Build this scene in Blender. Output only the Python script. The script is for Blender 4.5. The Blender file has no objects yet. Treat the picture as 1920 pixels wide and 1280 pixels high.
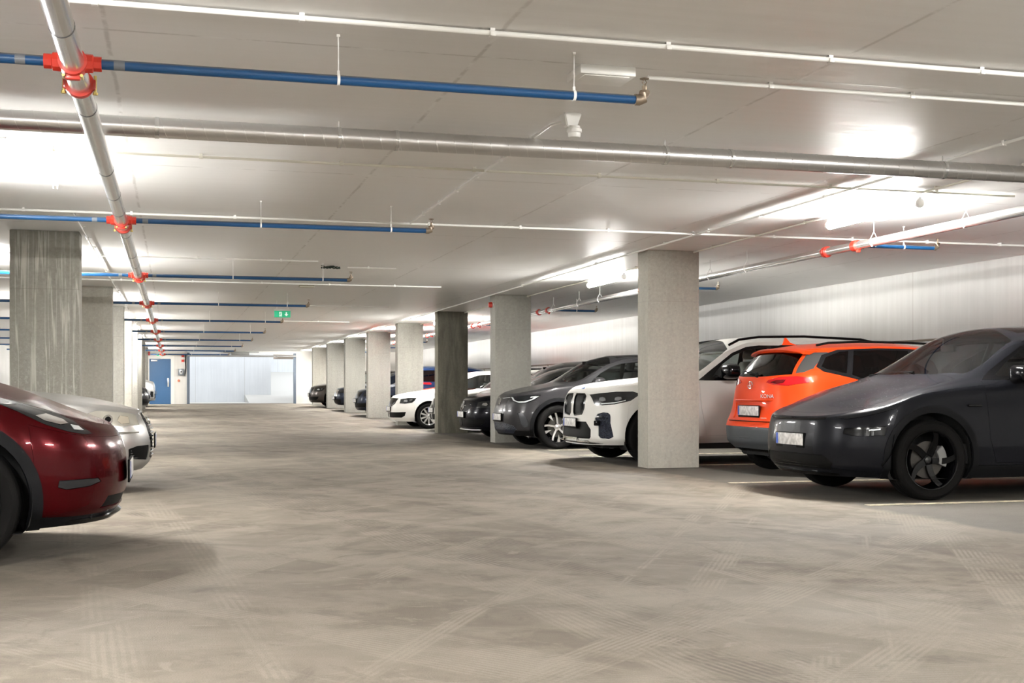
import bpy, bmesh, math, random
import numpy as np
from mathutils import Vector, Matrix
from mathutils.bvhtree import BVHTree

# ---------------------------------------------------------------- camera, world, exposure
SC = bpy.context.scene
COL = SC.collection
FPX = 2315.0
TH = math.atan(635 / FPX)
cam_d = bpy.data.cameras.new('camera'); cam = bpy.data.objects.new('camera', cam_d); COL.objects.link(cam)
cam.location = (0, 0, 1.0); cam.rotation_euler = (math.pi / 2, 0, -TH)
cam_d.sensor_width = 36.0; cam_d.lens = 36.0 * FPX / 1920.0
cam_d.shift_x = 0.0; cam_d.shift_y = (729 - 640) / 1920.0
cam_d.clip_start = 0.05; cam_d.clip_end = 300
SC.camera = cam
w = bpy.data.worlds.new('world'); SC.world = w; w.use_nodes = True
bgn = w.node_tree.nodes['Background']
bgn.inputs[0].default_value = (0.93, 0.96, 1.0, 1); bgn.inputs[1].default_value = .70
vs = SC.view_settings
vs.view_transform = 'Standard'; vs.look = 'None'; vs.exposure = 2.1; vs.gamma = 1.0
try: vs.use_curve_mapping = False
except Exception: pass
LAMP_STRENGTH = 120.0
CEIL = 2.758
LEFT_X, RIGHT_X, BACK_Y, FAR_Y = -6.6, 10.75, -13.0, 58.3

def floor_z(y):
    xs = [-100, 30.5, 36, 43, 48.2, 53.5, 56, 100]; zs = [0, 0, .085, .185, .255, .325, .318, .318]
    return float(np.interp(y, xs, zs))

# ---------------------------------------------------------------- materials
MATS = {}
def mat(name, color, rough=.5, metal=0., coat=0., spec=.5, emit=None, estr=0., alpha=None):
    if name in MATS: return MATS[name]
    m = bpy.data.materials.new(name); m.use_nodes = True
    b = m.node_tree.nodes['Principled BSDF']
    b.inputs['Base Color'].default_value = (*color, 1); b.inputs['Roughness'].default_value = rough
    b.inputs['Metallic'].default_value = metal; b.inputs['Coat Weight'].default_value = coat
    b.inputs['Coat Roughness'].default_value = .02
    b.inputs['Specular IOR Level'].default_value = spec
    if emit: b.inputs['Emission Color'].default_value = (*emit, 1); b.inputs['Emission Strength'].default_value = estr
    MATS[name] = m; return m
class NT:
    def __init__(s, m): s.t = m.node_tree; s.n = s.t.nodes; s.l = s.t.links; s.b = s.n['Principled BSDF']
    def new(s, typ, **kw):
        n = s.n.new(typ)
        for k, v in kw.items():
            if k in ('inputs',):
                for i, x in v.items(): n.inputs[i].default_value = x
            else: setattr(n, k, v)
        return n
    def link(s, a, b): s.l.new(a, b)
    def coord(s, scale=(1, 1, 1), rot=(0, 0, 0), loc=(0, 0, 0), kind='Object'):
        tc = s.new('ShaderNodeTexCoord')
        if any(rot):      # turn first, then stretch
            m1 = s.new('ShaderNodeMapping'); m1.inputs['Rotation'].default_value = rot; s.link(tc.outputs[kind], m1.inputs[0])
            m2 = s.new('ShaderNodeMapping'); m2.inputs['Scale'].default_value = scale; m2.inputs['Location'].default_value = loc
            s.link(m1.outputs[0], m2.inputs[0]); return m2.outputs[0]
        mp = s.new('ShaderNodeMapping')
        mp.inputs['Scale'].default_value = scale; mp.inputs['Rotation'].default_value = rot; mp.inputs['Location'].default_value = loc
        s.link(tc.outputs[kind], mp.inputs[0]); return mp.outputs[0]
    def noise(s, vec, scale, detail=4, rough=.55, dist=0.):
        n = s.new('ShaderNodeTexNoise', inputs={'Scale': scale, 'Detail': detail, 'Roughness': rough, 'Distortion': dist})
        s.link(vec, n.inputs['Vector']); return n.outputs['Fac']
    def ramp(s, fac, a, b, lo=0., hi=1.):
        n = s.new('ShaderNodeMapRange', inputs={1: a, 2: b, 3: lo, 4: hi}); n.clamp = True
        s.link(fac, n.inputs[0]); return n.outputs[0]
    def math(s, op, a, b=None, c=None):
        n = s.new('ShaderNodeMath', operation=op)
        for i, x in enumerate((a, b, c)):
            if x is None: continue
            if isinstance(x, (int, float)): n.inputs[i].default_value = x
            else: s.link(x, n.inputs[i])
        return n.outputs[0]
    def mix(s, fac, a, b):
        n = s.new('ShaderNodeMix', data_type='RGBA')
        for i, x in ((0, fac), (6, a), (7, b)):
            if isinstance(x, (int, float)): n.inputs[i].default_value = x
            elif isinstance(x, tuple): n.inputs[i].default_value = (*x, 1)
            else: s.link(x, n.inputs[i])
        return n.outputs[2]
    def bump(s, h, strength=.3, dist=.01):
        n = s.new('ShaderNodeBump', inputs={'Strength': strength, 'Distance': dist})
        s.link(h, n.inputs['Height']); s.link(n.outputs[0], s.b.inputs['Normal']); return n

def backface_dark(m):
    """inside of a body panel is dark trim, the outside is paint (a real property of the panel)"""
    t = NT(m); g = t.new('ShaderNodeNewGeometry'); d = t.new('ShaderNodeBsdfDiffuse'); d.inputs[0].default_value = (.03, .03, .03, 1)
    mx = t.new('ShaderNodeMixShader'); t.link(g.outputs['Backfacing'], mx.inputs[0])
    t.link(t.b.outputs[0], mx.inputs[1]); t.link(d.outputs[0], mx.inputs[2])
    t.link(mx.outputs[0], t.n['Material Output'].inputs[0]); return m
def paint(name, color, metal=.35, rough=.32, coat=.18):
    if name in MATS: return MATS[name]
    m = mat(name, color, rough, metal, coat, spec=.06)
    t = NT(m); f = t.noise(t.coord(), 900, 1); t.link(t.ramp(f, .3, .7, rough - .05, rough + .08), t.b.inputs['Roughness'])
    return backface_dark(m)
def glass(name, tint, refl=.08):
    if name in MATS: return MATS[name]
    m = bpy.data.materials.new(name); m.use_nodes = True; nt = m.node_tree; nt.nodes.clear()
    o = nt.nodes.new('ShaderNodeOutputMaterial'); tr = nt.nodes.new('ShaderNodeBsdfTransparent'); tr.inputs[0].default_value = (*tint, 1)
    gl = nt.nodes.new('ShaderNodeBsdfGlossy'); gl.inputs['Roughness'].default_value = .01
    fr = nt.nodes.new('ShaderNodeFresnel'); fr.inputs[0].default_value = 1.5
    mx = nt.nodes.new('ShaderNodeMixShader'); nt.links.new(fr.outputs[0], mx.inputs[0]); nt.links.new(tr.outputs[0], mx.inputs[1]); nt.links.new(gl.outputs[0], mx.inputs[2])
    nt.links.new(mx.outputs[0], o.inputs[0]); MATS[name] = m; return m

BLACK = mat('black_plastic', (.004, .004, .004), .5, spec=.06)
GLOSSBLACK = mat('gloss_black', (.0025, .0025, .003), .12, spec=.25)
CLAD = mat('dark_cladding', (.006, .0062, .007), .5, spec=.10)
GREYCLAD = mat('grey_cladding', (.050, .056, .062), .5, spec=.3)
RUBBER = mat('tyre_rubber', (.0055, .0052, .005), .8, spec=.1)
CHROME = mat('chrome', (.8, .8, .8), .12, 1.)
SATIN = mat('satin_silver', (.62, .62, .63), .3, .9)
WELL = mat('wheel_well_black', (.006, .006, .006), .9)
SEAT = mat('seat_black', (.02, .02, .02), .6)
SEATL = mat('seat_beige', (.30, .27, .22), .6)
REDLENS = mat('red_lens', (.42, .004, .008), .08, coat=.8)
DREDLENS = mat('dark_red_lens', (.10, .002, .004), .06, coat=.8)
WLENS = mat('white_lamp_element', (.75, .78, .8), .15, .4, coat=.5)
LAMPGREY = mat('lamp_housing_grey', (.03, .032, .035), .14, .5, coat=.25)
PLATE = mat('plate_white', (.62, .62, .60), .45)
_t = NT(PLATE); _f = _t.noise(_t.coord((1, 1, 1)), 22, 1); _t.link(_t.mix(_t.ramp(_f, .35, .65), (.40, .39, .38), (.66, .65, .63)), _t.b.inputs['Base Color'])
BLUEBAND = mat('plate_blue', (.01, .06, .38), .4)
WS_GLASS = glass('windscreen_glass', (.74, .79, .77))
SIDE_GLASS = glass('side_glass', (.62, .66, .65))
DARK_GLASS = glass('privacy_glass', (.035, .035, .037))
LAMP_GLASS = glass('lamp_glass', (.80, .82, .82))
SMOKE_GLASS = glass('smoked_lamp_glass', (.35, .36, .38))
RED = mat('red_fitting_paint', (.55, .03, .015), .35, coat=.3)

# ---------------------------------------------------------------- mesh helpers
def link(name, bm, m, parent=None, smooth=True, angle=35):
    me = bpy.data.meshes.new(name); bm.normal_update(); bm.to_mesh(me); bm.free()
    if smooth:
        for p in me.polygons: p.use_smooth = True
        try: me.set_sharp_from_angle(angle=math.radians(angle))
        except Exception: pass
    if m: me.materials.append(m)
    o = bpy.data.objects.new(name, me); COL.objects.link(o)
    if parent: o.parent = parent
    return o
def tag(o, label=None, cat=None, group=None, kind=None):
    if label: o['label'] = label
    if cat: o['category'] = cat
    if group: o['group'] = group
    if kind: o['kind'] = kind
    return o
def empty(name, loc=(0, 0, 0), rz=0.):
    o = bpy.data.objects.new(name, None); COL.objects.link(o); o.location = loc; o.rotation_euler.z = rz; o.empty_display_size = .2
    return o
def struct(o): o['kind'] = 'structure'; return o
def box(bm, x0, x1, y0, y1, z0, z1, bev=0.):
    old = set(bm.verts); r = bmesh.ops.create_cube(bm, size=1.)
    for v in r['verts']:
        v.co = Vector(((x0 + x1) / 2 + v.co.x * (x1 - x0), (y0 + y1) / 2 + v.co.y * (y1 - y0), (z0 + z1) / 2 + v.co.z * (z1 - z0)))
    if bev:
        es = set(e for v in r['verts'] for e in v.link_edges)
        bmesh.ops.bevel(bm, geom=list(es), offset=bev, segments=2, affect='EDGES', profile=.5)
    return [v for v in bm.verts if v not in old]
def tube(bm, pts, r, seg=16, caps=True):
    pts = [Vector(p) for p in pts]; rings = []; n = len(pts)
    up = Vector((0, 0, 1))
    for i, p in enumerate(pts):
        d = ((pts[min(i + 1, n - 1)] - pts[i]).normalized() + (pts[i] - pts[max(i - 1, 0)]).normalized()).normalized()
        u = up if abs(d.dot(up)) < .95 else Vector((0, 1, 0)) if abs(d.y) < .9 else Vector((1, 0, 0))
        a = d.cross(u).normalized(); b = d.cross(a).normalized(); rr = r[i] if isinstance(r, (list, tuple)) else r
        rings.append([bm.verts.new(p + (a * math.cos(k * 2 * math.pi / seg) + b * math.sin(k * 2 * math.pi / seg)) * rr) for k in range(seg)])
    for i in range(n - 1):
        for k in range(seg):
            bm.faces.new((rings[i][k], rings[i][(k + 1) % seg], rings[i + 1][(k + 1) % seg], rings[i + 1][k]))
    if caps:
        bm.faces.new(rings[0][::-1]); bm.faces.new(rings[-1])
    return rings
def lathe(bm, prof, seg=48, axis='y', center=(0, 0, 0)):
    """prof: list of (radius, offset along axis)"""
    rings = []; c = Vector(center)
    for r, o in prof:
        ring = []
        for k in range(seg):
            a = k * 2 * math.pi / seg
            p = {'y': Vector((r * math.cos(a), o, r * math.sin(a))), 'z': Vector((r * math.cos(a), r * math.sin(a), o)), 'x': Vector((o, r * math.cos(a), r * math.sin(a)))}[axis]
            ring.append(bm.verts.new(c + p))
        rings.append(ring)
    for i in range(len(prof) - 1):
        for k in range(seg):
            bm.faces.new((rings[i][k], rings[i][(k + 1) % seg], rings[i + 1][(k + 1) % seg], rings[i + 1][k]))
    return rings
def prism(bm, poly, a0, a1, axis='y', bev=0.):
    """extrude a 2d polygon along an axis; poly coords are the two other axes in order"""
    def P(u, v, a): return {'y': (u, a, v), 'x': (a, u, v), 'z': (u, v, a)}[axis]
    lo = [bm.verts.new(P(u, v, a0)) for u, v in poly]; hi = [bm.verts.new(P(u, v, a1)) for u, v in poly]
    fs = [bm.faces.new(lo), bm.faces.new(hi[::-1])]; n = len(poly)
    for i in range(n): fs.append(bm.faces.new((lo[(i + 1) % n], lo[i], hi[i], hi[(i + 1) % n])))
    bmesh.ops.recalc_face_normals(bm, faces=fs)
    if bev: bmesh.ops.bevel(bm, geom=list({e for f in fs for e in f.edges}), offset=bev, segments=2, affect='EDGES')
    return fs
def xform(verts, m):
    for v in verts: v.co = m @ v.co
def copy_tree(o, parent=None):
    c = o.copy(); COL.objects.link(c); c.parent = parent
    for ch in list(o.children): copy_tree(ch, c)
    return c
def text_mesh(name, txt, size, m, parent, matrix, depth=.002, sx=1.):
    cu = bpy.data.curves.new(name, 'FONT'); cu.body = txt; cu.size = size; cu.extrude = depth; cu.align_x = 'CENTER'; cu.align_y = 'CENTER'
    o = bpy.data.objects.new(name, cu); COL.objects.link(o)
    dg = bpy.context.evaluated_depsgraph_get(); me = bpy.data.meshes.new_from_object(o.evaluated_get(dg)); bpy.data.objects.remove(o)
    me.transform(Matrix.Diagonal((sx, 1, 1, 1))); me.transform(matrix); me.materials.clear(); me.materials.append(m)
    q = bpy.data.objects.new(name, me); COL.objects.link(q); q.parent = parent; return q

# ---------------------------------------------------------------- car body engine
def pchip(pts):
    pts = sorted(pts); x = np.array([p[0] for p in pts], float); y = np.array([p[1] for p in pts], float)
    if len(x) == 1: return lambda q: np.full(np.shape(q), y[0])
    h = np.diff(x); d = np.diff(y) / h; m = np.zeros(len(x))
    for i in range(1, len(x) - 1):
        if d[i - 1] * d[i] > 0:
            w1 = 2 * h[i] + h[i - 1]; w2 = h[i] + 2 * h[i - 1]; m[i] = (w1 + w2) / (w1 / d[i - 1] + w2 / d[i])
    m[0] = d[0]; m[-1] = d[-1]
    def f(q):
        q = np.clip(np.asarray(q, float), x[0], x[-1]); i = np.clip(np.searchsorted(x, q) - 1, 0, len(x) - 2)
        t = (q - x[i]) / h[i]
        return (2 * t**3 - 3 * t**2 + 1) * y[i] + (t**3 - 2 * t**2 + t) * h[i] * m[i] + (-2 * t**3 + 3 * t**2) * y[i + 1] + (t**3 - t**2) * h[i] * m[i + 1]
    return f

class Body:
    """rows: (front x, front corner length, front exponent, rear x, rear corner length, rear exponent, z points, half-width points)
    bottom row first, last row = hood edge / A pillar / roof rail; top: centre line (x, z)"""
    def __init__(s, rows, top, res=1.0, crown=2.0):
        nf, ns, nr = int(34 * res), int(110 * res), int(24 * res)
        key = []
        for (xf, cf, ef, xr, cr, er, zp, wp) in rows:
            a = np.linspace(0, math.pi / 2, nf, endpoint=False)
            # even spacing along a superellipse quarter
            fx = xf + cf * (1 - np.cos(a) ** (2 / ef)); fy = np.sin(a) ** (2 / ef)
            sx = np.linspace(xf + cf, xr - cr, ns); sy = np.ones(ns)
            b = np.linspace(0, math.pi / 2, nr + 1)[1:]
            rx = xr - cr * (1 - np.sin(b) ** (2 / er)); ry = np.cos(b) ** (2 / er)
            rx = xr - cr + cr * np.sin(b) ** (2 / er); ry = np.clip(np.cos(b), 0, 1) ** (2 / er)
            x = np.concatenate([fx, sx, rx]); g = np.concatenate([fy, sy, ry]); g[0] = 0; g[-1] = 0
            key.append(np.stack([x, pchip(wp)(x) * g, pchip(zp)(x)], 1))
        K = np.array(key); R = len(rows); nv = int((R - 1) * 7 * res) + 1
        v = np.linspace(0, R - 1, nv); T = K.shape[1]
        band = np.zeros((nv, T, 3)); rr = np.arange(R).astype(float)
        h = 1.0
        d = np.diff(K, axis=0); m = np.zeros_like(K)
        for i in range(1, R - 1):
            a_, b_ = d[i - 1], d[i]; ok = a_ * b_ > 0
            m[i] = np.where(ok, 2 * a_ * b_ / np.where(ok, a_ + b_, 1), 0)
        m[0] = d[0]; m[-1] = d[-1]
        for q in range(nv):
            i = min(int(v[q]), R - 2); t = v[q] - i
            band[q] = (2*t**3-3*t**2+1)*K[i] + (t**3-2*t**2+t)*m[i] + (-2*t**3+3*t**2)*K[i+1] + (t**3-t**2)*m[i+1]
        bm = bmesh.new(); s.bm = bm; nc = int(16 * res); zc = pchip(top)
        V = {}
        def vert(x, y, z):
            k = (round(x, 5), round(y, 5), round(z, 5))
            if k not in V: V[k] = bm.verts.new((x, y, z))
            return V[k]
        def face(vs):
            u = []
            for p in vs:
                if p not in u: u.append(p)
            if len(u) >= 3:
                try: bm.faces.new(u)
                except ValueError: pass
        for sg in (1, -1):
            G = [[vert(band[q, t, 0], sg * band[q, t, 1] + 0., band[q, t, 2]) for t in range(T)] for q in range(nv)]
            for q in range(nv - 1):
                for t in range(T - 1):
                    f = (G[q][t], G[q][t+1], G[q+1][t+1], G[q+1][t])
                    face(f[::-1] if sg > 0 else f)
            rail = band[-1]; C = []
            for t in range(T):
                x, y, z = rail[t]; z1 = float(zc(x)); col = []
                for k in range(nc + 1):
                    u = k / nc; col.append(vert(x, sg * y * (1 - u) + 0., z + (z1 - z) * (1 - (1 - u) ** crown)))
                col[0] = G[nv-1][t]; C.append(col)
            for t in range(T - 1):
                for k in range(nc):
                    f = (C[t][k], C[t+1][k], C[t+1][k+1], C[t][k+1])
                    face(f[::-1] if sg > 0 else f)
        bmesh.ops.remove_doubles(bm, verts=bm.verts, dist=2e-4)
        bmesh.ops.recalc_face_normals(bm, faces=bm.faces)
        # make sure normals look outwards
        up = [f for f in bm.faces if f.calc_center_median().z > 1.0 and abs(f.calc_center_median().y) < .3]
        if up and sum(f.normal.z for f in up) < 0: bmesh.ops.reverse_faces(bm, faces=bm.faces)
        s.res = res
        s.bvh = BVHTree.FromBMesh(bm)
    def cut(s, poly, A=0., side=1, top=False, cond=None, keep=False, tol=None):
        """take the surface inside a polygon out of the body. A = view angle: 0 side view (x,z), 90 front view (-|y|,z), 180 = rear; top: (x,y)"""
        ca, sa = math.cos(math.radians(A)), math.sin(math.radians(A)); bm = s.bm
        if top: pr = lambda c: (c.x, c.y)
        else: pr = lambda c: (c.x * ca - c.y * side * sa, c.z)
        if A == 90 and side == 0: pr = lambda c: (c.y, c.z)
        def ok(c):
            if cond and not cond(c): return False
            if top: return True
            if side == 0: return True
            return c.y * side > -1e-4
        n = len(poly); tol = tol or .075 / s.res
        us = [p[0] for p in poly]; vs_ = [p[1] for p in poly]
        cand = []
        for f in bm.faces:
            c = f.calc_center_median()
            if not ok(c): continue
            u, v = pr(c)
            if min(us) - tol < u < max(us) + tol and min(vs_) - tol < v < max(vs_) + tol: cand.append(f)
        for i in range(n):
            a = Vector(poly[i]); b = Vector(poly[(i+1) % n]); d = b - a; L = d.length
            if L < 1e-5: continue
            sel = []
            for f in cand:
                if not f.is_valid: continue
                p = Vector(pr(f.calc_center_median())); t = max(0, min(1, (p - a).dot(d) / (L * L)))
                if (p - (a + d * t)).length < tol: sel.append(f)
            if not sel: continue
            nn = (d.y, -d.x)
            if top: no = Vector((nn[0], nn[1], 0)); co = Vector((a.x, a.y, 0))
            elif side == 0 and A == 90: no = Vector((0, nn[0], nn[1])); co = Vector((0, a.x, a.y))
            else:
                no = Vector((nn[0] * ca, -nn[0] * sa * side, nn[1]))
                co = Vector((a.x * ca, -a.x * sa * side, a.y))
            ed = list({e for f in sel for e in f.edges}); ve = list({v for f in sel for v in f.verts})
            r = bmesh.ops.bisect_plane(bm, geom=ve + ed + sel, dist=1e-4, plane_co=co, plane_no=no.normalized())
            cs = set(f for f in cand if f.is_valid)
            for g in r['geom']:
                if isinstance(g, bmesh.types.BMFace) and g.is_valid: cs.add(g)
            cand = list(cs)
        def inside(u, v):
            c = False; j = n - 1
            for i in range(n):
                if (poly[i][1] > v) != (poly[j][1] > v) and u < (poly[j][0] - poly[i][0]) * (v - poly[i][1]) / (poly[j][1] - poly[i][1]) + poly[i][0]: c = not c
                j = i
            return c
        ins = []
        for f in bm.faces:
            c = f.calc_center_median()
            if ok(c) and inside(*pr(c)): ins.append(f)
        new = bmesh.new(); M = {}
        for f in ins:
            vs2 = []
            for v in f.verts:
                if v.index not in M or True:
                    k = id(v)
                q = M.get(v)
                if q is None: q = new.verts.new(v.co); M[v] = q
                vs2.append(q)
            try: new.faces.new(vs2)
            except ValueError: pass
        new.normal_update()
        if not keep:
            bmesh.ops.delete(bm, geom=ins, context='FACES')
        return new

def skirt(bm, depth=.012, shrink=.0, off=0., skip_low=None):
    bm.normal_update()
    nrm = {v: v.normal.copy() for v in bm.verts}
    be = [e for e in bm.edges if e.is_boundary]
    if shrink:
        bset = {v for e in be for v in e.verts}; mv = {}
        for v in bset:
            t = Vector()
            for f in v.link_faces: t += (f.calc_center_median() - v.co)
            for e in v.link_edges:
                if e.is_boundary:
                    d = (e.other_vert(v).co - v.co); 
                    if d.length > 1e-9: d.normalize(); t -= d * t.dot(d)
            t -= nrm[v] * t.dot(nrm[v])
            if t.length > 1e-6: mv[v] = t.normalized() * shrink
        for v, d in mv.items(): v.co += d
    if off:
        for v in bm.verts: v.co += nrm[v] * off
    if skip_low is not None: be = [e for e in be if (e.verts[0].co.z + e.verts[1].co.z) / 2 > skip_low]
    if be and depth:
        r = bmesh.ops.extrude_edge_only(bm, edges=be)
        nv = [g for g in r['geom'] if isinstance(g, bmesh.types.BMVert)]
        # each new vertex lies where its source was
        src = {}
        for e in [g for g in r['geom'] if isinstance(g, bmesh.types.BMEdge)]: pass
        from mathutils.kdtree import KDTree
        kd = KDTree(len(nrm)); L = list(nrm)
        for i, v in enumerate(L): kd.insert(v.co, i)
        kd.balance()
        for v in nv:
            co, i, d = kd.find(v.co); v.co = v.co - nrm[L[i]] * depth
    return bm
def panel(body, name, poly, m, parent, A=0., side=1, top=False, cond=None, depth=.014, shrink=.0025, off=0., **k):
    b = body.cut(poly, A, side, top, cond, **k)
    if not b.faces: b.free(); return None
    skirt(b, depth, shrink, off)
    return link(name, b, m, parent, angle=38)
def ring_poly(cx, cz, r, a0, a1, n):
    return [(cx + r * math.cos(math.radians(a0 + (a1 - a0) * i / n)), cz + r * math.sin(math.radians(a0 + (a1 - a0) * i / n))) for i in range(n + 1)]
# ---------------------------------------------------------------- car shapes: local x from nose to tail, y lateral, z up (metres)
SPECS = {}
SPECS['crossover'] = dict(L=4.79, hw=.96, wx=(.90, 3.79), wr=.362, rows=[
 (.08, .80, 2.8, 4.70, .5, 2.6, [(0,.21),(.5,.20),(1,.19),(4,.2),(4.7,.28)], [(0,.84),(.5,.86),(1.3,.88),(4.7,.84)]),
 (.0, .85, 3.0, 4.77, .5, 2.6, [(0,.32),(4.7,.38)], [(0,.93),(.6,.95),(4.7,.92)]),
 (-.015, .86, 3.0, 4.79, .5, 2.6, [(0,.47),(1,.50),(4.7,.58)], [(0,.94),(.6,.96),(4.7,.94)]),
 (.0, .84, 3.0, 4.76, .5, 2.6, [(0,.62),(.9,.69),(1.6,.74),(4.7,.82)], [(0,.93),(.6,.957),(2,.95),(4.7,.93)]),
 (.015, .78, 3.0, 4.70, .6, 2.6, [(0,.715),(.35,.80),(.84,.955),(1.3,1.0),(2,1.03),(4.2,1.10)], [(0,.86),(.84,.925),(2,.915),(4,.88),(4.7,.84)]),
 (.035, .74, 2.9, 4.62, 1.0, 2.6, [(0,.738),(.4,.835),(.84,.99),(1.2,1.07),(1.45,1.13),(2.0,1.437),(2.4,1.53),(3.5,1.49),(4.3,1.30),(4.7,1.12)], [(0,.82),(.4,.84),(.84,.84),(1.3,.81),(1.6,.75),(2,.68),(2.6,.62),(4,.60),(4.7,.6)]),
 ], top=[(.035,.738),(.20,.80),(.5,.94),(.8,1.05),(1.0,1.105),(1.05,1.125),(1.75,1.53),(2.1,1.6),(2.6,1.63),(3.6,1.57),(4.3,1.38),(4.62,1.14)])
SPECS['older_crossover'] = dict(L=4.79, hw=.96, wx=(.90, 3.79), wr=.362, rows=[
 (.10, .85, 2.4, 4.70, .5, 2.6, [(0,.21),(.5,.20),(1,.19),(4,.2),(4.7,.28)], [(0,.84),(.5,.86),(1.3,.88),(4.7,.84)]),
 (.02, .90, 2.5, 4.77, .5, 2.6, [(0,.32),(4.7,.38)], [(0,.93),(.6,.95),(4.7,.92)]),
 (.0, .90, 2.5, 4.79, .5, 2.6, [(0,.47),(1,.50),(4.7,.58)], [(0,.94),(.6,.96),(4.7,.94)]),
 (.015, .88, 2.5, 4.76, .5, 2.6, [(0,.62),(.9,.69),(1.6,.74),(4.7,.82)], [(0,.93),(.6,.957),(2,.95),(4.7,.93)]),
 (.06, .80, 2.5, 4.70, .6, 2.6, [(0,.715),(.35,.80),(.84,.955),(1.3,1.0),(2,1.03),(4.2,1.10)], [(0,.86),(.84,.925),(2,.915),(4,.88),(4.7,.84)]),
 (.10, .70, 2.4, 4.62, 1.0, 2.6, [(0,.745),(.4,.87),(.84,1.0),(1.2,1.07),(1.45,1.13),(2.0,1.437),(2.4,1.53),(3.5,1.49),(4.3,1.30),(4.7,1.12)], [(0,.74),(.4,.80),(.84,.82),(1.3,.81),(1.6,.75),(2,.68),(2.6,.62),(4,.60),(4.7,.6)]),
 ], top=[(.10,.745),(.25,.83),(.5,.94),(.8,1.05),(1.0,1.105),(1.05,1.125),(1.75,1.53),(2.1,1.6),(2.6,1.63),(3.6,1.57),(4.3,1.38),(4.62,1.14)])
# low EV hatch-SUV, compact
SPECS['kona'] = dict(L=4.18, hw=.90, wx=(.83, 3.43), wr=.335, rows=[
 (.08, .7, 2.4, 4.10, .55, 2.8, [(0,.20),(3.6,.22),(4.1,.30)], [(0,.80),(.6,.84),(3.6,.83),(4.1,.80)]),
 (.02, .7, 2.4, 4.17, .50, 3.0, [(0,.34),(3.6,.36),(4.1,.40)], [(0,.87),(.6,.895),(3.4,.895),(4.1,.88)]),
 (.0, .7, 2.4, 4.18, .50, 3.0, [(0,.52),(3.6,.54),(4.1,.545)], [(0,.88),(.6,.90),(3.4,.90),(4.1,.885)]),
 (.03, .7, 2.4, 4.10, .45, 3.0, [(0,.70),(2,.76),(4.1,.76)], [(0,.87),(.6,.89),(3.4,.895),(4.1,.86)]),
 (.10, .7, 2.4, 4.06, .50, 2.8, [(0,.86),(1,.97),(2,1.0),(3,1.05),(3.7,1.10),(4.1,1.12)], [(0,.80),(1,.87),(3.4,.87),(4.1,.80)]),
 (.14, .6, 2.4, 3.84, .50, 3.0, [(0,.90),(.9,1.02),(1.2,1.07),(1.8,1.38),(2.1,1.46),(2.6,1.49),(3.4,1.47),(3.84,1.44)], [(0,.70),(.9,.78),(1.2,.78),(1.8,.68),(2.2,.64),(3.2,.62),(3.84,.60)]),
 ], top=[(.14,.90),(.4,.98),(.9,1.05),(1.0,1.07),(1.7,1.45),(2.1,1.53),(2.6,1.56),(3.3,1.54),(3.84,1.47)])
# large white SUV
SPECS['large_suv'] = dict(L=4.93, hw=1.0, wx=(.88, 3.86), wr=.385, rows=[
 (.05, .75, 2.8, 4.85, .5, 2.8, [(0,.25),(.6,.26),(4.8,.32)], [(0,.90),(.7,.93),(4.8,.9)]),
 (.02, .75, 2.9, 4.91, .5, 3.0, [(0,.36),(4.8,.45)], [(0,.98),(.6,.99),(4.8,.97)]),
 (.03, .70, 2.9, 4.93, .5, 3.0, [(0,.60),(4.8,.66)], [(0,.97),(.6,1.0),(4.8,.98)]),
 (.04, .70, 2.8, 4.88, .5, 3.0, [(0,.80),(.8,.85),(4.8,.90)], [(0,.95),(.6,.99),(4.8,.95)]),
 (.08, .68, 2.6, 4.80, .6, 2.8, [(0,.93),(.5,1.02),(1.2,1.08),(2,1.10),(4.7,1.16)], [(0,.90),(.6,.95),(4,.94),(4.8,.88)]),
 (.13, .60, 2.5, 4.55, .6, 2.8, [(0,.975),(.5,1.07),(1.1,1.14),(1.45,1.17),(2.05,1.53),(2.4,1.64),(3.4,1.66),(4.55,1.58)], [(0,.80),(.6,.86),(1.4,.84),(2,.72),(2.6,.67),(4.5,.64)]),
 ], top=[(.13,.975),(.3,1.05),(.7,1.12),(1.15,1.17),(1.25,1.19),(1.95,1.63),(2.3,1.71),(2.9,1.75),(4,1.72),(4.55,1.64)])
# mid-size electric SUV with sloping roof
SPECS['electric_suv'] = dict(L=4.58, hw=.925, wx=(.82, 3.59), wr=.365, rows=[
 (.08, .75, 2.5, 4.50, .5, 2.8, [(0,.22),(.6,.22),(4.5,.30)], [(0,.83),(.7,.86),(4.5,.84)]),
 (.01, .78, 2.6, 4.56, .5, 3.0, [(0,.33),(4.5,.42)], [(0,.90),(.6,.92),(4.5,.9)]),
 (.0, .78, 2.6, 4.58, .5, 3.0, [(0,.52),(4.5,.60)], [(0,.905),(.6,.925),(4.5,.91)]),
 (.03, .75, 2.5, 4.52, .5, 3.0, [(0,.72),(.8,.78),(4.5,.84)], [(0,.89),(.6,.915),(4.5,.89)]),
 (.09, .70, 2.5, 4.45, .6, 2.8, [(0,.845),(.35,.92),(.9,1.03),(2,1.07),(4.4,1.12)], [(0,.84),(.6,.88),(4,.87),(4.5,.82)]),
 (.14, .62, 2.4, 4.25, .7, 2.8, [(0,.875),(.4,.97),(.8,1.05),(1.1,1.09),(1.8,1.42),(2.2,1.52),(3.2,1.53),(4.25,1.36)], [(0,.74),(.6,.79),(1.1,.79),(1.8,.68),(2.4,.63),(4.2,.6)]),
 ], top=[(.14,.875),(.3,.95),(.6,1.03),(.85,1.08),(.95,1.10),(1.7,1.51),(2.1,1.59),(2.6,1.61),(3.5,1.57),(4.25,1.42)])
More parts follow.
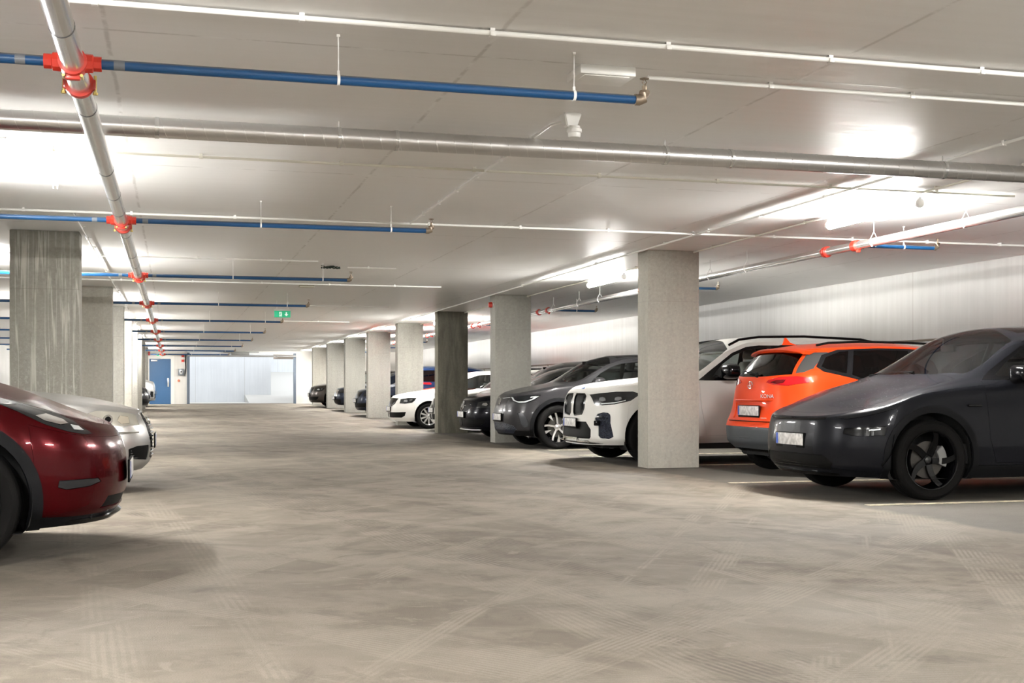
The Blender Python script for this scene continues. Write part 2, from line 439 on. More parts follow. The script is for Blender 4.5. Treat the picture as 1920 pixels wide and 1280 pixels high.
# executive saloon / estate
SPECS['saloon'] = dict(L=4.92, hw=.93, wx=(.95, 3.79), wr=.325, rows=[
 (.10, .80, 2.4, 4.82, .5, 2.8, [(0,.22),(.7,.19),(4.8,.26)], [(0,.82),(.7,.85),(4.8,.84)]),
 (.03, .82, 2.4, 4.90, .5, 3.0, [(0,.30),(4.8,.38)], [(0,.91),(.6,.925),(4.8,.9)]),
 (.0, .82, 2.4, 4.92, .5, 3.0, [(0,.46),(4.8,.54)], [(0,.91),(.6,.93),(4.8,.91)]),
 (.03, .80, 2.4, 4.86, .5, 3.0, [(0,.62),(.9,.68),(4.8,.74)], [(0,.90),(.6,.92),(4.8,.89)]),
 (.10, .76, 2.3, 4.80, .6, 2.8, [(0,.735),(.4,.80),(1,.88),(2,.93),(4.7,.99)], [(0,.84),(.6,.89),(4,.88),(4.8,.82)]),
 (.14, .70, 2.3, 4.60, .8, 2.8, [(0,.77),(.4,.84),(1,.93),(1.35,.97),(2.1,1.28),(2.5,1.37),(3.3,1.36),(4.5,1.2)], [(0,.74),(.6,.78),(1.35,.78),(2.1,.65),(2.6,.60),(4.5,.58)]),
 ], top=[(.14,.77),(.3,.84),(.7,.93),(1.2,.985),(1.3,1.0),(2.1,1.36),(2.5,1.43),(3.0,1.455),(3.8,1.42),(4.6,1.26)])
# compact family estate
SPECS['family'] = dict(L=4.66, hw=.907, wx=(.87, 3.55), wr=.325, rows=[
 (.09, .75, 2.5, 4.58, .5, 2.8, [(0,.19),(.7,.18),(4.5,.26)], [(0,.80),(.7,.83),(4.5,.82)]),
 (.02, .78, 2.6, 4.64, .5, 3.0, [(0,.29),(4.5,.38)], [(0,.885),(.6,.90),(4.5,.88)]),
 (.0, .78, 2.6, 4.66, .5, 3.0, [(0,.46),(4.5,.54)], [(0,.89),(.6,.907),(4.5,.89)]),
 (.03, .75, 2.5, 4.60, .5, 3.0, [(0,.63),(.8,.68),(4.5,.74)], [(0,.88),(.6,.90),(4.5,.87)]),
 (.09, .72, 2.4, 4.55, .6, 2.8, [(0,.755),(.4,.83),(1,.90),(2,.94),(4.5,1.0)], [(0,.83),(.6,.87),(4,.86),(4.6,.80)]),
 (.13, .64, 2.4, 4.35, .7, 2.8, [(0,.785),(.4,.87),(1,.95),(1.2,.98),(1.9,1.29),(2.3,1.39),(3.3,1.40),(4.35,1.3)], [(0,.72),(.6,.76),(1.2,.77),(1.9,.66),(2.4,.60),(4.3,.58)]),
 ], top=[(.13,.785),(.3,.86),(.7,.94),(1.05,.985),(1.15,1.0),(1.9,1.37),(2.3,1.45),(2.8,1.47),(3.6,1.45),(4.35,1.34)])
# ---------------------------------------------------------------- wheels
def make_wheel(parent, r, width, style, loc, side, nseg=64):
    """tyre is the wheel part; rim, disc, caliper and cap are its pieces. local outward direction = side * +y"""
    b = bmesh.new(); w = width; rr = r * style.get('rim', .70)
    pr = [(rr - .012, -w*.46), (rr, -w*.49), (rr + .02, -w*.5), (r*.90, -w*.52), (r*.965, -w*.47), (r*.99, -w*.40), (r, -w*.30), (r, -w*.16), (r*.985, -w*.155), (r*.985, -w*.13), (r, -w*.125), (r, w*.02), (r*.985, w*.025), (r*.985, w*.05), (r, w*.055), (r, w*.20), (r*.985, w*.205), (r*.985, w*.23), (r, w*.235), (r*.99, w*.40), (r*.965, w*.47), (r*.90, w*.52), (rr + .025, w*.50), (rr + .006, w*.485), (rr - .012, w*.44)]
    lathe(b, [(a, o * side) for a, o in pr], nseg)
    bmesh.ops.recalc_face_normals(b, faces=b.faces)
    wh = link('wheel', b, RUBBER, parent); wh.location = loc
    f = w * .46
    b = bmesh.new()
    lathe(b, [(rr - .008, side*f), (rr - .004, side*(f + .006)), (rr - .014, side*(f + .004)), (rr - .028, side*(f - .03)), (rr - .034, side*(f - .12)), (rr - .02, -side*w*.45)], nseg)
    rim = link('rim', b, style['m'], wh)
    b = bmesh.new(); n = style['n']; hub = r * .15; ro = rr - .012
    for k in range(n):
        a0 = 2 * math.pi * k / n + math.pi / 2 + style.get('rot', 0)
        for dv in style.get('pair', [0.]):
            wi, wo = style['wi'], style['wo']; tw = style.get('twist', 0.); N = 6
            L, Rr = [], []
            for i in range(N + 1):
                t = i / N; rad = hub * .8 + (ro - hub * .8) * t; a = a0 + dv * (.35 + .65 * t) + tw * t * t
                hw_ = (wi + (wo - wi) * t) / 2
                d = Vector((math.cos(a), math.sin(a))); p = Vector((-d.y, d.x)); dep = f - .008 - style.get('dish', .03) * math.sin(math.pi * min(1, 1.0 - t * .75) / 2) ** 2
                L.append((d * rad + p * hw_, dep)); Rr.append((d * rad - p * hw_, dep))
            v = []
            for (q, dep) in L + Rr[::-1]:
                v.append((b.verts.new((q.x, side * dep, q.y)), b.verts.new((q.x * .995, side * (dep - .028), q.y * .995))))
            m = len(v)
            for i in range(N):
                b.faces.new((v[i][0], v[i+1][0], v[m-2-i][0], v[m-1-i][0]))
            for i in range(m):
                j = (i + 1) % m; b.faces.new((v[i][0], v[i][1], v[j][1], v[j][0]))
    lathe(b, [(.0001, side*(f - .012 - style.get('dish', .03))), (hub * .55, side*(f - .012 - style.get('dish', .03))), (hub, side*(f - .022 - style.get('dish', .03))), (hub * 1.05, side*(f - .07))], 24)
    bmesh.ops.recalc_face_normals(b, faces=b.faces)
    link('spokes', b, style.get('ms', style['m']), wh, angle=25)
    if style.get('insert'):
        for k in range(n):
            b = bmesh.new(); a0 = 2 * math.pi * (k + .5) / n + math.pi / 2 + style.get('rot', 0); h = style['insert']
            pts = [(ro * .99, -h * 1.3), (ro * .99, h * .5), (ro * .74, h * .2), (ro * .50, -h * .2), (ro * .70, -h * .8)]
            prism(b, [(q * math.cos(a0 + a), q * math.sin(a0 + a)) for q, a in pts], side * (f - .035), side * (f - .02))
            link('spoke_insert', b, style['mi'], wh)
    b = bmesh.new(); lathe(b, [(.0001, side*.03), (r*.46, side*.03), (r*.46, side*.015), (.0001, side*.01)], 40); bmesh.ops.recalc_face_normals(b, faces=b.faces)
    link('brake_disc', b, mat('brake_steel', (.07, .065, .06), .45, .8), wh)
    b = bmesh.new(); prism(b, [(r*.30*math.cos(a), r*.30*math.sin(a)) for a in np.linspace(-.55, .55, 6)] + [(r*.52*math.cos(a), r*.52*math.sin(a)) for a in np.linspace(.55, -.55, 6)], side*.0, side*.065, bev=.004)
    cal = link('brake_caliper', b, style.get('mc', mat('caliper_grey', (.16, .16, .16), .5, .3)), wh); cal.rotation_euler.y = style.get('cal', 0.)
    b = bmesh.new(); c0 = f - .010 - style.get('dish', .03); lathe(b, [(.0001, side*(c0 + .006)), (.022, side*(c0 + .005)), (.029, side*c0), (.029, side*(c0 - .01))], 20)
    link('hub_cap', b, style.get('mh', SATIN), wh)
    return wh

def make_mirror(parent, x, y, z, side, m, ms, s=1.):
    b = bmesh.new(); r = bmesh.ops.create_uvsphere(b, u_segments=24, v_segments=14, radius=1.)
    for v in r['verts']:
        c = v.co; sx = .075 if c.x > 0 else .11
        yy = c.y * side
        p = Vector((math.copysign(abs(c.x) ** .6, c.x) * sx, side * math.copysign(abs(yy) ** .6, yy) * .13, math.copysign(abs(c.z) ** .6, c.z) * (.088 - .016 * yy)))
        if p.x > .045: p.x = .045
        v.co = p * s
    mi = link('wing_mirror', b, m, parent, angle=50); mi.location = (x, side * (y + .10 * s), z)
    b = bmesh.new(); box(b, .046 * s, .05 * s, -.095 * s, .095 * s, -.055 * s, .055 * s, .01 * s); link('mirror_glass', b, CHROME, mi)
    b = bmesh.new(); tube(b, [(0, -side * .10 * s, -.05 * s), (.01, -side * .17 * s, -.085 * s), (.015, -side * .24 * s, -.10 * s)], [.03 * s, .024 * s, .03 * s], 10)
    link('mirror_arm', b, ms, mi)
    return mi

def make_seat(name, parent, x, y, z, m, w=.5, back=.62):
    b = bmesh.new(); box(b, x - .25, x + .27, y - w/2, y + w/2, z, z + .14, .04)
    v = box(b, -.06, .06, -w/2 * .95, w/2 * .95, 0, back, .04); xform(v, Matrix.Translation((x + .27, y, z + .1)) @ Matrix.Rotation(.28, 4, 'Y'))
    for yy in ([0] if w < .8 else [-w*.3, w*.3]):
        v = box(b, -.045, .045, -.13, .13, back + .03, back + .2, .035); xform(v, Matrix.Translation((x + .27, y + yy, z + .1)) @ Matrix.Rotation(.22, 4, 'Y'))
        tube(b, [(x + .27 + back*.27, y + yy - .05, z + back * .95), (x + .29 + back*.27, y + yy - .05, z + back * 1.15)], .008, 6)
    return link(name, b, m, parent)

def make_plate(parent, x, y, z, facing, w=.52, tilt=0., holder=True):
    """facing -1: nose plate looking to -x; +1: tail plate looking to +x"""
    b = bmesh.new(); box(b, -.006, .006, -w/2, w/2, -.055, .055, .003); p = link('number_plate', b, PLATE, parent); p.location = (x + facing * .012, y, z); p.rotation_euler.y = tilt
    b = bmesh.new(); yb = w/2 * (1 if facing < 0 else -1); a, c = sorted((yb * .995, yb * .84))
    box(b, -.0075, .0075, a, c, -.052, .052); q = link('plate_blue_band', b, BLUEBAND, p); q['label'] = 'blue country band'
    b = bmesh.new(); box(b, -.01, .004, -w/2 - .012, w/2 + .012, -.078, .064, .004); q = link('plate_holder', b, BLACK, p); q.location.x = -facing * .008
    return p

# ---------------------------------------------------------------- whole car
def nose_curve(spec, row, n=36, frac=.97, dx=0.):
    xf, cf, ef = SPECS[spec]['rows'][row][:3]; w = SPECS[spec]['rows'][row][7][0][1]
    return [(xf + dx + cf * (1 - (1 - (abs(y) / w) ** ef) ** (1 / ef)), y) for y in np.linspace(-w * frac, w * frac, n + 1)]
def build_car(name, label, spec, F, m, X, Y, flip=False, Z=0., res=1.0, group=None, hero=True):
    sp = SPECS[spec]; hw = sp['hw']; L = sp['L']; wr = sp['wr']; B = Body(sp['rows'], sp['top'], res)
    root = empty(name); tag(root, label, 'car', group)
    G = F.get('glass', SIDE_GLASS); trim = F.get('trim', GLOSSBLACK)
    xfront = lambda c: c.x < F.get('xfront', .75)
    xrear = lambda c: c.x > L - F.get('xrear', .75)
    # glazing
    if 'ws' in F:
        h = F['ws']; poly = h + [(x, -y) for x, y in h[::-1]]
        inner = poly
        p = panel(B, 'windscreen', poly, F.get('wsglass', WS_GLASS), root, top=True, cond=lambda c: c.z > F.get('wsz', .95), depth=.004, shrink=0)
        if 'wsring' in F:
            h = F['wsring']; panel(B, 'windscreen_seal', h + [(x, -y) for x, y in h[::-1]], BLACK, root, top=True, cond=lambda c: c.z > F.get('wsz', .95), depth=.01, shrink=0)
    if 'roofglass' in F:
        h = F['roofglass']; panel(B, 'glass_roof', h + [(x, -y) for x, y in h[::-1]], DARK_GLASS, root, top=True, cond=lambda c: c.z > 1.2)
    for sd in (1, -1):
        for nm, poly in F.get('windows', []): panel(B, nm, poly, G if not nm.startswith('rear') else F.get('rglass', G), root, 0, sd, depth=.004, shrink=0)
        for nm, poly in F.get('frames', []): panel(B, nm, poly, F.get('frame_m', GLOSSBLACK), root, 0, sd, depth=.01, shrink=0, off=.001)
        for nm, poly, mm, off in F.get('side', []): panel(B, nm, poly, mm, root, 0, sd, depth=.02 if off > .003 else .012, shrink=.0015, off=off)
        for nm, poly, mm, off in F.get('fronthalf', []): panel(B, nm, poly, mm, root, 90, sd, cond=xfront, depth=.02, shrink=.0015, off=off)
        for nm, poly, mm, off in F.get('rearhalf', []): panel(B, nm, poly, mm, root, 90, sd, cond=xrear, depth=.02, shrink=.0015, off=off)
    for nm, poly, mm, off in F.get('front', []): panel(B, nm, poly, mm, root, 90, 0, cond=xfront, depth=.03, shrink=.0015, off=off)
    for nm, poly, mm, off in F.get('rear', []): panel(B, nm, poly, mm, root, 90, 0, cond=xrear, depth=.03, shrink=.0015, off=off)
    # wheel arches
    ra = F.get('arch', wr + .045); rc = F.get('clad', 0.)
    for cx in sp['wx']:
        for sd in (1, -1):
            b = B.cut(ring_poly(cx, wr + .01, ra, -40, 220, 30), 0, sd); b.free()
            if rc:
                outer = ring_poly(cx, wr + .01, ra + rc, -40, 220, 30)
                panel(B, 'arch_cladding', outer, F.get('clad_m', CLAD), root, 0, sd, depth=.03, shrink=0, off=F.get('clad_off', .008))
            b = bmesh.new(); prof = [(ra + .012, sd * (hw - .05)), (ra + .012, sd * (hw - .33)), (.001, sd * (hw - .33))]
            lathe(b, prof, 36)
            for v in b.verts: v.co.z = max(v.co.z + wr + .01, .19); v.co.x += cx
            link('wheel_well', b, WELL, root)
    for sd in (1, -1):
        if rc and F.get('sill', True):
            panel(B, 'sill', [(sp['wx'][0] + ra, .1), (sp['wx'][1] - ra, .1), (sp['wx'][1] - ra, F.get('sillz', .31)), (sp['wx'][0] + ra, F.get('sillz', .31))], F.get('clad_m', CLAD), root, 0, sd, depth=.02, off=.003)
        for nm, poly in F.get('doors', []): panel(B, nm, poly, m, root, 0, sd, shrink=.003)
    if 'hood' in F:
        h = F['hood']; panel(B, 'bonnet', h + [(x, -y) for x, y in h[::-1]], m, root, top=True, cond=lambda c: c.z > F.get('hoodz', .7), shrink=.003)
    for nm, poly, mm in F.get('bodysplit', []):
        for sd in (1, -1): panel(B, nm, poly, mm, root, 0, sd, shrink=.002)
    # bumper separated from the wings
    if 'bumper' in F:
        b = B.cut(F['bumper'], 0, 1, cond=lambda c: True); 
        if b.faces:
            b2 = B.cut([(x, z) for x, z in F['bumper']], 0, -1)
            # merge both halves in one part
            tmp = bpy.data.meshes.new('t'); b2.to_mesh(tmp); b2.free(); b.from_mesh(tmp); bpy.data.meshes.remove(tmp)
            bmesh.ops.remove_doubles(b, verts=b.verts, dist=1e-4); skirt(b, .014, .002); link('front_bumper', b, m, root, angle=38)
    if 'rbumper' in F:
        b = B.cut(F['rbumper'], 0, 1); b2 = B.cut(F['rbumper'], 0, -1)
        if b.faces:
            tmp = bpy.data.meshes.new('t'); b2.to_mesh(tmp); b2.free(); b.from_mesh(tmp); bpy.data.meshes.remove(tmp)
            bmesh.ops.remove_doubles(b, verts=b.verts, dist=1e-4); skirt(b, .014, .002); link('rear_bumper', b, F.get('rbumper_m', m), root, angle=38)
    skirt(B.bm, .012, .0); link('body', B.bm, m, root, angle=38)
    # underbody
    b = bmesh.new(); box(b, sp['wx'][0] + ra, sp['wx'][1] - ra, -hw + .08, hw - .08, .20, .30); box(b, .25, L - .3, -hw + .36, hw - .36, .21, .32)
    box(b, .18, .4, -.55, .55, .23, .5)
    link('underbody', b, WELL, root)
    st = F['wheel']
    for cx in sp['wx']:
        for sd in (1, -1): make_wheel(root, wr, F.get('ww', .235), st, (cx, sd * (hw - .135), wr), sd, 56 if res >= .9 else 32)
    if hero or F.get('interior'):
        sm = F.get('seat', SEAT); xs = F.get('xseat', 2.15); b = bmesh.new()
        for nm, x, y, wd in (('front_seat', xs, .37, .5), ('front_seat', xs, -.37, .5), ('rear_seat', xs + .95, 0, 1.2)): make_seat(nm, root, x, y, F.get('seatz', .50), sm, wd)
        b = bmesh.new(); prism(b, [(xs - 1.0, .70), (xs - 1.0, F.get('dashz', 1.0)), (xs - .72, F.get('dashz', 1.0) + .01), (xs - .58, .92), (xs - .60, .6)], -hw + .22, hw - .22, bev=.02); link('dashboard', b, BLACK, root)
        b = bmesh.new(); lathe(b, [(.165 + .014 * math.cos(a), .014 * math.sin(a)) for a in np.linspace(0, 2 * math.pi, 9)], 28, 'x'); box(b, -.01, .03, -.16, .16, -.02, .02, .005); lathe(b, [(.0001, -.02), (.05, -.02), (.05, .05), (.0001, .05)], 12, 'x')
        sw = link('steering_wheel', b, BLACK, root); sw.location = (xs - .48, F.get('drv', -.37), F.get('dashz', 1.0) - .03); sw.rotation_euler.y = .35
        b = bmesh.new(); box(b, xs - 1.1, L - .5, -hw + .1, hw - .1, .32, .5); link('cabin_floor', b, WELL, root)
        if F.get('rvm'):
            b = bmesh.new(); box(b, -.02, .02, -.11, .11, -.035, .035, .012); box(b, -.06, .02, -.012, .012, .03, .10); q = link('rear_view_mirror', b, BLACK, root); q.location = F['rvm']
    if 'mirror' in F:
        x, y, z, mm, s = F['mirror']
        for sd in (1, -1): make_mirror(root, x, y, z, sd, mm, BLACK, s)
    if 'rails' in F:
        for sd in (1, -1):
            b = bmesh.new(); tube(b, [(x, sd * y, z) for x, y, z in F['rails'][0]], F['rails'][2], 10); link('roof_rail', b, F['rails'][1], root)
    if 'plate' in F: make_plate(root, *F['plate'])
    root.location = (X, Y, Z)
    if flip: root.rotation_euler.z = math.pi
    return root
def dp(pts): return pts
# ---------------------------------------------------------------- surfaces of the hall
def m_floor():
    m = mat('floor_asphalt', (0.137, 0.121, 0.099), .8, spec=.3); t = NT(m)
    base = t.noise(t.coord(), .6, 6, .62, .5); fine = t.noise(t.coord(), 38, 5, .7); med = t.noise(t.coord((1, 1, 1), loc=(5, 2, 0)), 2.6, 7, .68, .5)
    grit = t.noise(t.coord(), 150, 2, .6)
    col = t.mix(t.ramp(base, .38, .62), (0.121, 0.101, 0.079), (0.169, 0.146, 0.115))
    col = t.mix(t.ramp(med, .46, .60, 0, .9), col, (0.185, 0.159, 0.127))
    def track(rot, loc, sc, freq, a, b, color, amt, warp=.35):
        """faint tyre tracks: long straight-edged bands with tread lines, turned by rot"""
        nonlocal col
        n = t.noise(t.coord(sc, (0, 0, rot), loc), 1.0, 2, .5, warp); brk = t.noise(t.coord(loc=loc), 2.1, 5, .7)
        msk = t.math('MULTIPLY', t.ramp(n, a, b), t.ramp(brk, .40, .56))
        w = t.new('ShaderNodeTexWave', inputs={'Scale': freq, 'Distortion': .8, 'Detail': 1., 'Detail Scale': 1.}); w.bands_direction = 'Y'
        t.link(t.coord((1, 1, 1), (0, 0, rot), loc), w.inputs['Vector'])
        k = t.math('MULTIPLY', msk, t.ramp(w.outputs['Fac'], .2, .7, .35, 1.)); k = t.math('MULTIPLY', k, amt)
        col = t.mix(k, col, color)
    lt, dk = (0.228, 0.200, 0.162), (0.089, 0.072, 0.056)
    track(1.50, (3, 9, 0), (.06, 1.5, 1), 9., .53, .57, lt, .8)
    track(1.35, (8, 2, 0), (.07, 1.3, 1), 9., .55, .59, dk, .85)
    track(-.75, (4, 1, 0), (.16, 2.2, 1), 11., .56, .58, lt, .8)
    track(.95, (7, 3, 0), (.14, 1.9, 1), 11., .57, .59, lt, .8)
    track(.55, (2, 15, 0), (.12, 1.6, 1), 10., .56, .60, dk, .6)
    track(2.1, (1, 6, 0), (.13, 2.0, 1), 11., .56, .58, lt, .75)
    track(.12, (6, 12, 0), (.10, 1.6, 1), 10., .58, .61, lt, .5)
    # powdery footprints and blotches
    vo = t.noise(t.coord((1, 1.5, 1), (0, 0, .4), (3, 3, 0)), 3.4, 5, .72, 1.0)
    col = t.mix(t.ramp(vo, .60, .65, 0, .6), col, (0.228, 0.201, 0.164))
    v2 = t.noise(t.coord((1.3, 1, 1), (0, 0, -.6), (9, 1, 0)), 1.7, 6, .75, .8)
    col = t.mix(t.ramp(v2, .57, .66, 0, .55), col, dk)
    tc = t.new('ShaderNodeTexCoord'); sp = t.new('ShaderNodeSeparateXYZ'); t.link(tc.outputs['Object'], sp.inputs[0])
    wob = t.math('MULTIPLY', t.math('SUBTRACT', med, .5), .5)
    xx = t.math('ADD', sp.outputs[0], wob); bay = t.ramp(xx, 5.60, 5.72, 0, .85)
    col = t.mix(bay, col, t.mix(t.ramp(grit, .35, .65), (.032, .030, .027), (0.125, 0.114, 0.098)))  # dark bay asphalt, its colour deepened further for the shade under the cars
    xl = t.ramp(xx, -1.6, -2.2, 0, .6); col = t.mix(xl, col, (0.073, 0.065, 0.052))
    col = t.mix(t.ramp(grit, .35, .75, 0, .40), col, (0.078, 0.068, 0.054)); col = t.mix(t.ramp(grit, .68, .76, 0, .6), col, (0.274, 0.250, 0.216))
    t.link(col, t.b.inputs['Base Color']); t.link(t.ramp(base, .3, .7, .9, .66), t.b.inputs['Roughness'])
    t.bump(t.math('ADD', t.math('MULTIPLY', fine, .5), grit), .4, .006); return m
def m_ceiling():
    m = mat('ceiling_white_paint', (.86, .855, .84), .34, spec=.5); t = NT(m)
    st = t.noise(t.coord((.35, 9, 1)), 1.5, 6, .65); big = t.noise(t.coord(), .5, 3)
    col = t.mix(t.ramp(st, .35, .7), (.85, .845, .83), (.89, .885, .875)); col = t.mix(t.ramp(big, .4, .7, 0, .4), col, (.86,.85,.835))
    tc = t.new('ShaderNodeTexCoord'); sp = t.new('ShaderNodeSeparateXYZ'); t.link(tc.outputs['Object'], sp.inputs[0])
    w = t.math('MULTIPLY', t.math('SUBTRACT', t.noise(t.coord(), 3., 3), .5), .03)
    def lines(out, off, per, wd):
        a = t.math('ADD', t.math('ADD', out, off), w); f = t.math('PINGPONG', a, per / 2); return t.ramp(f, wd, wd * .35)
    jx = lines(sp.outputs[0], .32, 1.876, .016); jy = lines(sp.outputs[1], -2.6, 3.75, .016)
    j = t.math('MAXIMUM', jx, jy); brk = t.noise(t.coord(), 2.2, 4, .8)
    col = t.mix(t.math('MULTIPLY', j, t.ramp(brk, .52, .62, .0, .6)), col, (.93, .93, .92))
    col = t.mix(t.math('MULTIPLY', j, t.ramp(brk, .58, .46, .0, .45)), col, (.42, .40, .37))
    sb = t.noise(t.coord((.12, 22, 1)), 1.0, 2, .5)
    t.link(col, t.b.inputs['Base Color']); t.link(t.ramp(st, .3, .7, .36, .52), t.b.inputs['Roughness'])
    t.bump(t.math('ADD', t.math('ADD', t.math('MULTIPLY', sb, 1.2), t.math('MULTIPLY', st, .8)), t.math('MULTIPLY', j, .6)), .14, .006); return m
def m_wall(name, a, b, streak=(7, .35), joints=True):
    m = mat(name, a, .6, spec=.4); t = NT(m)
    n1 = t.noise(t.coord((streak[0], streak[0], streak[1])), 1.2, 5, .7); n2 = t.noise(t.coord(), .8, 4)
    col = t.mix(t.ramp(n1, .35, .7), a, b); col = t.mix(t.ramp(n2, .45, .75, 0, .4), col, tuple(.86 * c for c in a))
    if joints:
        tc = t.new('ShaderNodeTexCoord'); sp = t.new('ShaderNodeSeparateXYZ'); t.link(tc.outputs['Object'], sp.inputs[0])
        f = t.math('PINGPONG', t.math('ADD', sp.outputs[1], t.math('ADD', sp.outputs[0], .4)), 1.25); col = t.mix(t.ramp(f, .015, .004, 0, .45), col, (.30, .28, .25))
    t.link(col, t.b.inputs['Base Color']); t.bump(n1, .15, .01); return m
def m_concrete(name, base, streak=.0, dark=0.):
    m = mat(name, base, .75, spec=.3); t = NT(m)
    vs_ = t.noise(t.coord((5, 5, .5)), 1.4, 7, .7, .2); n2 = t.noise(t.coord(), 2.4, 6, .65); n3 = t.noise(t.coord(), 26, 5, .75)
    lo = tuple(c * .74 for c in base); hi = tuple(min(1, c * 1.18) for c in base)
    col = t.mix(t.ramp(vs_, .30, .74), tuple(c * .84 for c in base), tuple(c * 1.08 for c in base)); col = t.mix(t.ramp(n2, .38, .66, 0, .6), col, base); col = t.mix(t.ramp(n3, .50, .64, 0, .55), col, hi); col = t.mix(t.ramp(n3, .44, .32, 0, .7), col, lo)
    if streak:
        # lime runs: wandering vertical lines, merging into a rash of splashes low down
        dr = t.noise(t.coord((8, 8, .16), loc=(3, 1, 0)), 1.4, 3, .55, .4); line = t.ramp(t.math('ABSOLUTE', t.math('SUBTRACT', dr, .5)), .030, .004, 0, streak)
        line = t.math('MULTIPLY', line, t.ramp(t.noise(t.coord((4, 4, 1), loc=(0, 7, 0)), 1.5, 4, .7), .38, .55))
        col = t.mix(line, col, (.60, .585, .53))
        tc2 = t.new('ShaderNodeTexCoord'); s2 = t.new('ShaderNodeSeparateXYZ'); t.link(tc2.outputs['Object'], s2.inputs[0])
        sp_ = t.noise(t.coord((1, 1, .8)), 34, 5, .8); low = t.ramp(s2.outputs[2], 1.9, 1.1)
        col = t.mix(t.math('MULTIPLY', low, t.ramp(sp_, .52, .66, 0, .4)), col, (.58, .565, .51))
        col = t.mix(t.ramp(t.math('ADD', s2.outputs[2], t.math('MULTIPLY', n2, .3)), 2.62, 2.9, 0, .5), col, tuple(c * .5 for c in base))
    if dark:
        dk = t.noise(t.coord((3, 3, .6)), 1.3, 5, .65, .4); col = t.mix(t.ramp(dk, .38, .60, 0, dark), col, tuple(c * .35 for c in base))
    tc = t.new('ShaderNodeTexCoord'); sp = t.new('ShaderNodeSeparateXYZ'); t.link(tc.outputs['Object'], sp.inputs[0])
    f = t.math('PINGPONG', t.math('ADD', sp.outputs[2], .37), .62); col = t.mix(t.ramp(f, .006, .002, 0, .35), col, tuple(c * .6 for c in base))
    t.link(col, t.b.inputs['Base Color']); t.bump(t.math('ADD', n3, vs_), .35, .006); return m

M_FLOOR, M_CEIL = m_floor(), m_ceiling()
M_WALL = m_wall('wall_whitewashed_concrete', (.50, .492, .475), (.57, .563, .545))
M_FAR = m_wall('far_wall_plaster', (.62, .60, .56), (.68, .66, .62), joints=False)
M_CONC = m_concrete('column_concrete', (.40, .385, .335)); M_CONC_DRIP = m_concrete('column_concrete_drips', (.30, .29, .25), streak=.75)
M_CONC_DARK = m_concrete('column_concrete_stained', (.235, .222, .175), dark=.65); M_CONC_PALE = m_concrete('column_concrete_pale', (.34, .33, .295))

# floor, ceiling, walls
b = bmesh.new(); ys = sorted(set([BACK_Y - .3] + list(np.linspace(-13, 30, 22)) + list(np.linspace(31, 60, 30)) + [60.]))
rows = [[b.verts.new((x, y, floor_z(y))) for x in (LEFT_X - .3, -1.1, 5.8, RIGHT_X + .3)] for y in ys]
for i in range(len(rows) - 1):
    for k in range(3): b.faces.new((rows[i][k], rows[i][k+1], rows[i+1][k+1], rows[i+1][k]))
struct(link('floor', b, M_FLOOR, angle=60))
b = bmesh.new(); box(b, LEFT_X - .3, RIGHT_X + .3, BACK_Y - .3, FAR_Y + .3, CEIL, CEIL + .3); struct(link('ceiling', b, M_CEIL, smooth=False))
b = bmesh.new(); box(b, RIGHT_X, RIGHT_X + .3, BACK_Y - .3, FAR_Y + .3, -.2, CEIL); struct(link('wall_right', b, M_WALL, smooth=False))
b = bmesh.new(); box(b, LEFT_X - .3, LEFT_X, BACK_Y - .3, FAR_Y + .3, -.2, CEIL); struct(link('wall_left', b, M_WALL, smooth=False))
b = bmesh.new(); box(b, LEFT_X, RIGHT_X, BACK_Y - .3, BACK_Y, -.2, CEIL); struct(link('wall_back', b, M_WALL, smooth=False))
DX0, DX1, DZ = -1.10, -.06, 2.42; PX0, PX1, PZ = .62, 5.50, 2.66
b = bmesh.new()
for a in ((LEFT_X, DX0, 0, CEIL), (DX0, DX1, DZ, CEIL), (DX1, PX0, 0, CEIL), (PX0, PX1, PZ, CEIL), (PX1, RIGHT_X, 0, CEIL)): box(b, a[0], a[1], FAR_Y, FAR_Y + .3, a[2], a[3])
struct(link('wall_far', b, M_FAR, smooth=False))
# the drive-out beyond the shutter opening: walls of the ramp, open to the sky further on
M_RAMPW = m_wall('ramp_wall_concrete', (.66, .68, .70), (.72, .74, .76)); 
b = bmesh.new(); box(b, -4, 14, FAR_Y + .3, 80, .1, .317)
prism(b, [(62.0, .317), (80, .317), (80, 2.6), (68, .9), (64, .50)], 3.6, 14, 'x'); struct(link('trim_1', b, mat('ramp_concrete', (.50, .49, .46), .8), smooth=False))
b = bmesh.new(); box(b, -4, 4.95, 66, 66.3, .1, 5.5); box(b, 4.75, 4.95, 66.3, 76, .1, 5.5); box(b, 4.95, 14, 76, 76.3, .1, 7); box(b, -4.3, -4, FAR_Y + .3, 66.3, .1, 5.5); box(b, 14, 14.3, FAR_Y + .3, 76.3, .1, 7)
struct(link('wall_ramp', b, M_RAMPW, smooth=False))
b = bmesh.new(); box(b, -4.3, 14.3, FAR_Y + .3, 60.4, 2.80, 3.2); box(b, -4.3, 14.3, 60.4, 60.9, 2.70, 5.); struct(link('trim_2', b, M_RAMPW, smooth=False))
b = bmesh.new(); box(b, 5.0, 7.5, 62.5, 65, 2.55, 2.85); struct(link('trim_3', b, mat('ramp_soffit', (.42, .33, .26), .7), smooth=False))

